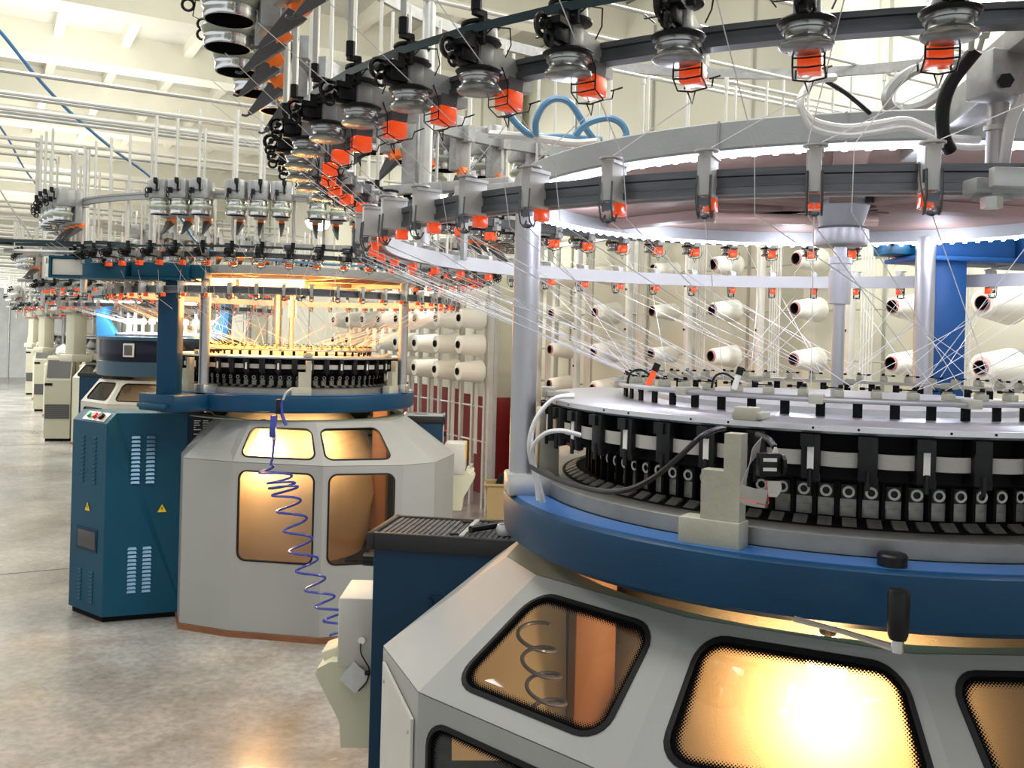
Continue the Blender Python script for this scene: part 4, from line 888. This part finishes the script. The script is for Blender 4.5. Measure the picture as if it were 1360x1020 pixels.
for r_ in range(7):
    for c_ in range(2):
        L_ = (.036, .028, .034, .010, .038, .0, .026)[r_] if c_ == 0 else (.030, .034, .022, .030, .012, .014, .010)[r_]
        if L_: MB().box(pn + n2_ * .003 + ex2 * (-.042 + L_ / 2 + c_ * .048) + uz * (.038 - r_ * .0125), (L_, .002, .0045), rz=math.atan2(ex2.y, ex2.x)).build('print_line', M['white'], pl)
# louvres: one shared mesh
def louvre(w_):
    m = MB(); m.add([(-w_ / 2, 0, -.008), (w_ / 2, 0, -.008), (w_ / 2, -.006, -.006), (-w_ / 2, -.006, -.006), (-w_ / 2 * .8, 0, .007), (w_ / 2 * .8, 0, .007)], [(0, 1, 2, 3), (3, 2, 5, 4), (0, 3, 4), (1, 5, 2)]); return m.mesh('louvre_slat', M['louv'])
lv = louvre(.048)
lvd = louvre(.040); lvd.materials[0] = M['bluecab']
az = math.atan2(ex2.y, ex2.x)
for col_ in (.150, .226):
    for i in range(12):
        link('louvre_slat', lv, eb, k4[1] + ex2 * col_ + n2_ * .001 + uz * (1.01 - i * .0225), az); link('louvre_slat', lv, eb, k4[1] + ex2 * (col_ - .006) + n2_ * .001 + uz * (.40 - i * .0215), az)
az1 = math.atan2(-ex1.y, -ex1.x); L1 = (k4[0] - k4[1]).length
for col_ in (.12, .245):
    for i in range(12):
        if i < 12: link('louvre_slat', lvd, eb, k4[1] + ex1 * col_ + n1_ * .001 + uz * (1.00 - i * .0225), az1)
        if i < 9: link('louvre_slat', lvd, eb, k4[1] + ex1 * col_ + n1_ * .001 + uz * (.26 - i * .0205), az1)
def warn(p, ax, nn, s):
    f = lambda a, b: p + ax * a + uz * b + nn * .003
    t = MB().plate([f(-s, -s * .85), f(s, -s * .85), f(0, s * .95)], nn * .001).build('warning_sign', M['yellow'], eb, label='yellow triangular high-voltage warning sign')
    g = lambda a, b: p + ax * a * s + uz * b * s + nn * .0045
    MB().plate([g(.02, .42), g(-.22, -.12), g(-.02, -.10), g(-.12, -.58), g(.20, .02), g(.0, .02), g(.16, .42)], nn * .0006).build('lightning_bolt', M['blackm'], t)
warn(k4[1] + ex2 * .292 + uz * .615, ex2, n2_, .024); warn(k4[1] + ex1 * .175 + uz * .615, -ex1, n1_, .026)
m = MB(); wc = k4[1] + ex1 * .175 + uz * .435 + n1_ * .001
m.box(wc, (.215, .006, .125), rz=az1).build('meter_frame', M['bluedark'], eb); MB().box(wc + n1_ * .003, (.185, .004, .095), rz=az1).build('meter_window', mat('black_meter_glass', (.004, .004, .005), .08, coat=.5), eb, label='black glossy meter window')
# sloping button plate
sl = (uz * .055 - n1_ * ch).normalized(); sn = (n1_ * .055 + uz * ch).normalized(); c0 = k4[1] + ex1 * .165 + uz * 1.1125 - n1_ * ch / 2
m = MB(); m.plate([c0 + ex1 * a + sl * b + sn * .001 for a, b in ((-.125, -.030), (.105, -.030), (.105, .030), (-.125, .030))], sn * .003); m.build('button_plate', M['galv'], eb, label='brushed button plate')
for a, mm, rr in ((.055, 'greenp', .017), (-.005, 'redp', .019), (-.07, 'black', .021)):
    MB().cyl(c0 + ex1 * a + sn * .002, c0 + ex1 * a + sn * .022, rr, rr * .9, n=16).build('push_button', M[mm], eb, label={'greenp': 'green', 'redp': 'red', 'black': 'black'}[mm] + ' push button')
# spanner and hook left on top of the foot
hose('hand_hook', [at(254, 540, 5.05), at(275, 538, 5.04), at(282, 539, 5.04), at(285, 545, 5.04)], .010, M['tank'], 'small ivory-handled tool lying at the foot of the blue column', 'tool')

# ---------------------------------------------------------------- air gun with coiled hose on the left machine
gun = thing('air_gun', at(366, 572, 4.72), 'blue air gun hanging on the front of the middle machine bed', 'air gun')
def gl(x, y, d=4.72): return at(x, y, d) - gun.location
MB().box(gl(363, 566), (.030, .035, .115), ry=.05, bev=.006).build('gun_handle', M['coil'], gun)
MB().box(gl(370, 540), (.022, .03, .075), bev=.004).build('gun_holder', M['black'], gun)
MB().cyl(gl(364, 577), gl(364, 586), .009, n=10).build('hose_coupling', M['chrome'], gun)
MB().tube(smoothpts([gl(374, 531), gl(373, 540), gl(375, 552), gl(380, 565)], 5), .009, 7).build('gun_trigger_hose', M['coil'], gun)
MB().tube(smoothpts([gl(376, 531), gl(380, 522), gl(388, 516)], 4), .006, 6).build('gun_nozzle', M['galv'], gun)
cen = [(364, 584), (362, 606), (360, 622), (372, 637), (374, 645), (378, 650), (382, 668), (390, 690), (397, 715), (404, 740), (413, 764), (424, 787), (437, 807), (446, 824), (454, 842)]
pts = []
cc = smoothpts([at(x, y, 4.55 - .0 * i) for i, (x, y) in enumerate(cen)], 24)
turn = 0
for i, q in enumerate(cc):
    s = i / (len(cc) - 1)
    amp = 0 if s < .12 else min(1, (s - .12) / .04) * (.066 if s < .36 else .066 - .015 * (s - .36))
    if s < .93: pass
    turns = 0 if s < .12 else ((s - .12) / .24 * 3.2 if s < .36 else 3.2 + (s - .36) / .64 * 8.3)
    a = 2 * PI * turns
    pts.append(q + Vector((amp * (math.cos(a) - .0), amp * .5 * math.sin(a), amp * -.14 * math.sin(a) + amp * .16 * math.cos(a))))
o = pts[0].copy()
MB().tube([p - o for p in pts], .0062, 7).build('hose_and_reflected_coil', M['coil'], None, o, label='dark blue coiled air hose stretched down in front of the middle machine', cat='hose')
pts = []  # added coil behind the pane, in place of a hose reflected in the glass
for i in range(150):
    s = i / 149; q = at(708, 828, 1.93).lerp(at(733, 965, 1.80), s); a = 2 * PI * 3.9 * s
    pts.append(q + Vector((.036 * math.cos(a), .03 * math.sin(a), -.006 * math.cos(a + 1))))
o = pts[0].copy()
MB().tube([p - o for p in pts], .0042, 7).build('hose_and_reflected_coil', mat('grey_blue_coil_reflection', (.12, .15, .30), .3, coat=.4), None, o, label='grey-blue coil standing in for a reflection in the left pane of the near machine', cat='hose')

# ---------------------------------------------------------------- creels with their cones
def cone_mesh(r0, r1, L):
    b = MB(); m1_ = M['cone']
    b.cur = 0; b.lathe([(.036, 0), (r0 * .8, -.002), (r0, .006), (r0 * 1.02, .016), (r1, L * .93), (r1 * .96, L * .985), (r1 * .6, L), (0, L)], 28)
    b.xf(Matrix.Rotation(R(90), 4, 'Y')); a = b.mesh('yarn_cone', M['cone'])
    c = MB(); c.lathe([(.031, .03), (.034, -.014), (.0365, -.014), (.0365, .004)], 20); c.xf(Matrix.Rotation(R(90), 4, 'Y')); d = c.mesh('cone_rim', M['corer'])
    e = MB(); e.lathe([(.0335, -.012), (.028, .08), (0, .08)], 20); e.xf(Matrix.Rotation(R(90), 4, 'Y')); f = e.mesh('cone_core', M['core'])
    return a, d, f
AN = math.atan2(N.y, N.x)
cl = [(1310, 4.4), (1190, 5.0), (1060, 5.6), (950, 6.15), (870, 6.7), (793, 7.35), (735, 7.9), (692, 8.4)]
rowsz = [2.13, 1.83, 1.525, 1.23, .93, .63]
CB = Vector((2.24, 4.4, 0)); CD = Vector((-1.89, 3.5, 0)).normalized()
cr1 = thing('yarn_creel', CB, 'galvanised creel of upright posts and cone pins along the right wall behind the near machine', 'creel')
def cpos(px, d): return Vector(((px - 680) / FPX * d - .02, d, 0))
cols = [cpos(*c) for c in cl]
rn = ['top row', 'second row', 'third row', 'fourth row', 'fifth row', 'bottom row']
cn = ['column at right edge', 'second column from right', 'third column from right', 'fourth column from right', 'fifth column from right', 'sixth column from right', 'column just right of the bright post', 'column behind the bright post']
random.seed(3)
variants = [cone_mesh(.052, .078, .20), cone_mesh(.062, .090, .21), cone_mesh(.044, .064, .20)]
big = cone_mesh(.068, .098, .22)
for ci, c in enumerate(cols):
    for ri, z in enumerate(rowsz):
        if ci == 4 and ri == 5: continue
        v = big if ci == 0 else variants[(ci * 5 + ri * 3) % 3 if ci > 1 else 0]
        if ci in (2, 3): v = variants[0]
        t = link('yarn_cone', v[0], None, Vector((c.x, c.y, z)), AN, 'white yarn cone behind the near machine, %s, %s' % (rn[ri], cn[ci]), 'yarn cone', 'yarn cones on the creel behind the near machine')
        link('cone_rim', v[1], t); link('cone_core', v[2], t)
        a = Vector((c.x, c.y, z)) - CB; MB().cyl(a + N * .12, a + N * .40, .006, n=6).cyl(a + N * .20, a + N * .21, .0, .0, n=3, caps=False).build('cone_pin', M['galv'], cr1)
for ci in range(len(cols)):
    c = cols[ci]; b = c + N * .40 - CB
    MB().box(b + Vector((0, 0, 1.35)), (.045, .02, 2.7), rz=math.atan2(CD.y, CD.x)).build('rear_upright', M['galv'], cr1)
    if ci < len(cols) - 1:
        mid = (cols[ci] + cols[ci + 1]) / 2 + N * .03 - CB + (cols[ci] - cols[ci + 1]) * .05
        u = MB().box(mid + Vector((0, 0, 1.35)), (.045, .035, 2.7), rz=AN, bev=.002).build('front_upright', M['alu'], cr1)
        for z in (2.35, 2.0, 1.7, 1.4, 1.1): MB().cyl(mid + Vector((-.024, 0, z)), mid + Vector((-.030, -.004, z)), .008, n=8).build('upright_bolt', M['black'], u)
        for k in range(5):
            q = mid + N * (.05 + .001 * k) + CD * -(.035 + .019 * k) + Vector((0, 0, 0))
            MB().cyl(q + Vector((0, 0, .35)), q + Vector((0, 0, 2.78 - .04 * k)), .0058, n=6).build('yarn_tube', M['pipe'], cr1)
for z in rowsz:
    a, b = cols[0] + N * .385 - CB, cols[-1] + N * .385 - CB
    MB().cyl(a + Vector((0, 0, z)) - CD * .8, b + Vector((0, 0, z)) + CD * .3, .006, n=6).build('creel_rail', M['galv'], cr1)
for z in (2.44, 2.70):
    a, b = cols[0] + N * .2 - CB, cols[-1] + N * .2 - CB
    MB().box((a + b) / 2 + Vector((0, 0, z)), ((b - a).length + 1.8, .035, .035), rz=math.atan2(CD.y, CD.x)).build('top_beam', M['galv'], cr1)
for k in range(5):
    a = cols[0] + N * (.06 + .035 * k) - CB; b = cols[-1] + N * (.06 + .035 * k) - CB
    MB().cyl(a - CD * 1.4 + Vector((0, 0, 2.80 + .0 * k)), b + CD * .4 + Vector((0, 0, 2.80)), .012, n=8).build('overhead_pipe', M['pipe'], cr1)
# second creel, beyond, seen side-on
C2 = Vector((-.50, 8.7, 0)); cr2 = thing('yarn_creel', C2, 'galvanised creel with large full cones in front of the dark red wall', 'creel')
r2 = [2.05, 1.79, 1.54, 1.29]; v2 = cone_mesh(.082, .112, .245); D2 = Vector((-.5, .866, 0))
c2n = ['column nearest the pillar', 'second column from the pillar', 'third column from the pillar', 'fourth column from the pillar', 'fifth column from the pillar', 'sixth column from the pillar', 'seventh column from the pillar', 'eighth column from the pillar']
for ci in range(8):
    for ri, z in enumerate(r2):
        if (ci, ri) in ((3, 0), (5, 2)): continue
        b = C2 + D2 * (.50 * ci)
        t = link('yarn_cone', v2[0], None, b + Vector((0, 0, z)), AN + (0 if ci % 3 else .0), 'large white cone by the red wall, %s, %s' % (['top row', 'second row', 'third row', 'bottom row'][ri], c2n[ci]), 'yarn cone', 'large cones on the creel by the red wall')
        link('cone_core', v2[2], t)
        MB().cyl(b - C2 + N * .10 + Vector((0, 0, z)), b - C2 + N * .34 + Vector((0, 0, z)), .007, n=6).build('cone_pin', M['galv'], cr2)
    b = D2 * (.50 * ci) - D2 * .0
    for off, nm in ((N * .30, 'rear_upright'), (N * .30 + D2 * .25, 'front_upright')):
        MB().box(b + off + Vector((0, 0, 1.32)), (.035, .04, 2.64), rz=AN).build(nm, M['alu'], cr2)
    for k in range(3): MB().cyl(b + N * .27 + D2 * (.10 + .022 * k) + Vector((0, 0, .5)), b + N * .27 + D2 * (.10 + .022 * k) + Vector((0, 0, 2.7)), .007, n=6).build('yarn_tube', M['pipe'], cr2)
for z in (.95, .62, 2.25, 2.66): MB().cyl(N * .30 - D2 * .05 + Vector((0, 0, z)), N * .30 + D2 * 4 + Vector((0, 0, z)), .010, n=6).build('creel_rail', M['galv'], cr2)
for x in (0, 1): MB().box(N * (.36 - .10 * x) - D2 * (.06 + .1 * x) + Vector((0, 0, 1.33)), (.04, .04, 2.66), rz=AN).build('end_post', M['alu'], cr2)
for z in (.10, 2.6): MB().box(N * .31 - D2 * .10 + Vector((0, 0, z)), (.16, .03, .03), rz=AN).build('end_brace', M['galv'], cr2)
# free-standing pillar by the wall
pil = thing('pillar', (-.16, 9.75, 0), 'square pillar painted dark red below and cream above, left of the bright post', 'pillar')
MB().box((0, 0, 2.8), (.30, .30, 3.6), rz=AN, bev=.004).build('upper_shaft', M['wall'], pil); MB().box((0, 0, .5), (.306, .306, 1.0), rz=AN, bev=.004).build('lower_shaft', M['red'], pil, label='dark red painted lower half')
pil['kind'] = 'structure'
# crate with dark bundles by the pillar
kx = at(672, 679, 8.35); kx.z = 0
ct = thing('storage_crate', kx, 'tan plastic crate holding a black bundle on the floor beside the red pillar', 'crate')
m = MB(); 
for s in (-1, 1): m.box((s * .17, 0, .16), (.015, .26, .30), ry=s * .12); m.box((0, s * .13, .16), (.34, .015, .30))
m.box((0, 0, .015), (.32, .26, .02)); m.build('crate_shell', M['carton'], ct)
for s in (-1, 1): MB().box((0, s * .14, .315), (.40, .03, .018), bev=.003).build('crate_lip', M['carton'], ct)
MB().lathe([(0, 0), (.12, .03), (.15, .12), (.11, .22), (0, .25)], 14).xf(Matrix.Scale(1, 4)).build('cloth_bundle', M['blackm'], None, kx + Vector((.04, 0, .17)), label='round black bundle stuffed in the tan crate', cat='bundle')

# ---------------------------------------------------------------- the machines further down the row
TFo = [((.66 * math.cos(R(a)), .66 * math.sin(R(a))), (.82 * math.cos(R(a)), .82 * math.sin(R(a)))) for a in range(-112, 248, 36)]
P3 = Vector((-3.34, 9.2, 0))
m3, u3, n3 = machine('circular_knitting_machine', P3, 'third machine in the row, glossy navy drum with square display and cool tube lights', None, 2, blue=M['navy'], bed_r=.676, TF=TFo, poles=(25, 155, 90), column=None, leds=False, guard=M['guardw'], brackets=(), windows={0: ((.1, .1, .12, .12), (.1, .1, .5, .05)), 9: ((.1, .1, .12, .12), (.1, .1, .5, .05)), 1: ((.1, .1, .12, .12), (.1, .1, .5, .05))})
MB().lathe([(.60, 1.26), (.662, 1.26), (.672, 1.28), (.672, 1.50), (.665, 1.52), (.60, 1.53)], 64, (0, 0, 0), True).build('drum_cover', M['darkglass'], m3, label='glossy dark blue acrylic drum cover')
MB().lathe([(.668, 1.495), (.680, 1.50), (.680, 1.53), (.60, 1.54)], 64).build('cover_rim', M['navy'], m3)
MB().lathe([(.672, 1.165), (.683, 1.17), (.683, 1.30), (.672, 1.305)], 64).build('cover_band', M['navy'], m3)
p = Vector((.681 * math.cos(R(-104)), .681 * math.sin(R(-104)), 1.41))
MB().box(p, (.115, .014, .125), rz=R(-14), bev=.012).build('display_frame', M['white'], m3, label='white framed square display'); MB().box(p + Vector((-.002, -.009, 0)), (.082, .008, .094), rz=R(-14), bev=.008).build('display', M['fin'], m3)
for x in (-.36, .30):
    MB().cyl((x - .21, -.46, 1.845), (x + .20, -.46, 1.845), .020, n=14).build('cool_tube_light', M['tubec'], m3); MB().box((x, -.46, 1.875), (.44, .05, .02)).build('tube_fitting', M['white'], m3)
area('cool_tube_glow', P3 + Vector((0, -.44, 1.82)), 1.0, .1, 16, (.88, .96, 1))
for x in (-1, 1):
    m = MB(); pr = [(x * .44, 1.53), (x * .62, 1.53), (x * .64, 1.90), (x * .50, 1.90), (x * .56, 1.72)]
    m.plate([(a, -.30, z) for a, z in (pr if x > 0 else pr[::-1])], (0, .12, 0)); m.build('arched_column', M['sky'], m3)
for i in range(26):
    a = 2 * PI * i / 26; MB().cyl((.42 * math.cos(a), .42 * math.sin(a), 1.53), (.42 * math.cos(a), .42 * math.sin(a), 1.66 + .05 * (i % 3)), .012, n=6).box((.42 * math.cos(a), .42 * math.sin(a), 1.68), (.05, .03, .05)).build('yarn_guide', M['white'], m3)
    a3 = a + .3; MB().tube([(1.0 * math.cos(a), 1.0 * math.sin(a), 1.80), (.43 * math.cos(a3), .43 * math.sin(a3), 1.66)], .0022, 3, caps=False).build('yarn', M['yarn'], m3)
MB().lathe([(.36, 1.53), (.52, 1.545), (.54, 1.56), (.36, 1.58)], 40).build('guide_table', M['white'], m3)
point('inner_lamp_light', P3 + Vector((.3, -.45, 1.06)), 9, (1, .6, .28), .04)
pipework('yarn_pipework', P3, 'yarn pipes over the third machine in the row', u3, n3, -N, 4.0, 1, 5, r=.0085, ztop=2.52)
FM = [(Vector((-5.35, 13.3, 0)), 'fourth machine in the row, beige, behind the tall beige post'), (Vector((-7.75, 17.3, 0)), 'fifth machine in the row, beige, with the second beige cabinet'), (Vector((-9.9, 21.1, 0)), 'sixth beige machine, last but hardly visible at the far end of the aisle')]
for k, (pp, lb) in enumerate(FM):
    t, uu, nn_ = machine('circular_knitting_machine', pp, lb, 'beige circular knitting machines', 2, blue=M['beige'], TF=TFo, poles=(250, 10, 130), column=None, leds=False, guard=M['beige'], windows={0: ((.12, .12, .14, .14), None), 9: ((.12, .12, .14, .14), None), 8: ((.12, .12, .14, .14), None)}, body=M['beige'])
    for a in (238, 352, 110):
        e = Vector((math.cos(R(a)), math.sin(R(a)), 0)); MB().box(e * .93 + Vector((0, 0, 1.52)), (.20, .20, .72), rz=R(a), bev=.03).box(e * .93 + Vector((0, 0, 1.20)), (.30, .30, .10), rz=R(a), bev=.02).box(e * .90 + Vector((0, 0, 1.86)), (.36, .22, .10), rz=R(a), bev=.02).build('frame_column', M['beige'], t)
    MB().lathe([(.50, 1.30), (.64, 1.30), (.66, 1.34), (.60, 1.46), (.50, 1.46)], 40, (0, 0, 0), True).build('cam_housing', M['oily'], t)
    pipework('yarn_pipework', pp, ['yarn pipes over the fourth machine in the row', 'yarn pipes over the fifth machine in the row', 'yarn pipes over the sixth machine in the row'][k], uu, nn_, -N, 3.5, 2, 4, r=.010, ztop=2.5)
# beige control cabinets on the aisle
def beige_cabinet(loc, rz, h, label, bag=False):
    t = thing('control_cabinet', loc, label, 'cabinet', 'beige control cabinets along the aisle', rz)
    m = MB(); w_, d = .34, .46
    vs = [(-w_ / 2, -d / 2), (w_ / 2, -d / 2)]
    prof = [(-d / 2, .04), (-d / 2, h - .34), (-d / 2 + .10, h - .03), (-d / 2 + .14, h), (d / 2, h), (d / 2, .04)]
    m.plate([(-w_ / 2, y, z) for y, z in prof], (w_, 0, 0)); m.build('cabinet_shell', M['beige'], t)
    a = Vector((0, -d / 2, h - .34)); b = Vector((0, -d / 2 + .10, h - .03)); c = (a + b) / 2; nn = Vector((0, -.31, .10)).normalized(); up = (b - a).normalized()
    MB().plate([c + Vector((x * .15, 0, 0)) + up * z * .13 + nn * .001 for x, z in ((-1, -1), (1, -1), (1, 1), (-1, 1))], nn * .006).build('display_window', mat('dark_display_glass', (.05, .05, .045), .3, spec=.3), t, label='dark sloping display window')
    MB().box((-.12, -d / 2 - .003, h - .40), (.10, .008, .035)).build('nameplate', M['blackm'], t)
    MB().box((0, -d / 2 - .003, .42), (.32, .008, .20)).build('vent_panel', mat('dark_grey_vent', (.06, .06, .055), .5), t)
    for k in range(6): MB().box((0, -d / 2 - .008, .35 + k * .028), (.29, .004, .008)).build('vent_slat', M['fin'], t)
    MB().box((w_ / 2 + .001, .02, h * .5), (.006, .008, h * .88)).build('door_gap', M['blackm'], t)
    for z in (.28, h - .28): MB().box((w_ / 2 + .008, .03, z), (.016, .05, .08), bev=.004).build('hinge', M['black'], t)
    MB().box((w_ / 2 + .06, .12, h * .42), (.12, .22, h * .72)).build('rear_housing', M['beige'], t)
    MB().box((0, 0, .02), (w_ * .92, d * .9, .04)).build('plinth', M['blackm'], t)
    return t
beige_cabinet((-6.42, 13.35, 0), R(12), 1.20, 'beige control cabinet nearest of the row at left, with clear bag on top')
beige_cabinet((-8.95, 18.0, 0), R(12), 1.32, 'second beige control cabinet along the aisle, behind the nearest one')
beige_cabinet((-11.35, 22.3, 0), R(12), 1.40, 'farthest beige control cabinet at the end of the aisle')
bg = mat('clear_crumpled_film', (.75, .78, .78), .15, coat=.5)
m = MB(); random.seed(5); m.lathe([(0, 0), (.16, .0), (.21, .04), (.19, .10), (.10, .14), (0, .13)], 14)
m.v = [(x * random.uniform(.85, 1.12), y * random.uniform(.85, 1.12), z * random.uniform(.7, 1.25)) for x, y, z in m.v]
m.build('film_bag', bg, None, Vector((-6.34, 13.42, 1.20)), label='crumpled clear film bag on the nearest beige cabinet', cat='bag')
cb = at(143, 487, 10.6); cb.z = 0
t = tray_cabinet(cb, R(-8), .50, .30, 'small dark blue cabinet left of the third machine', '')
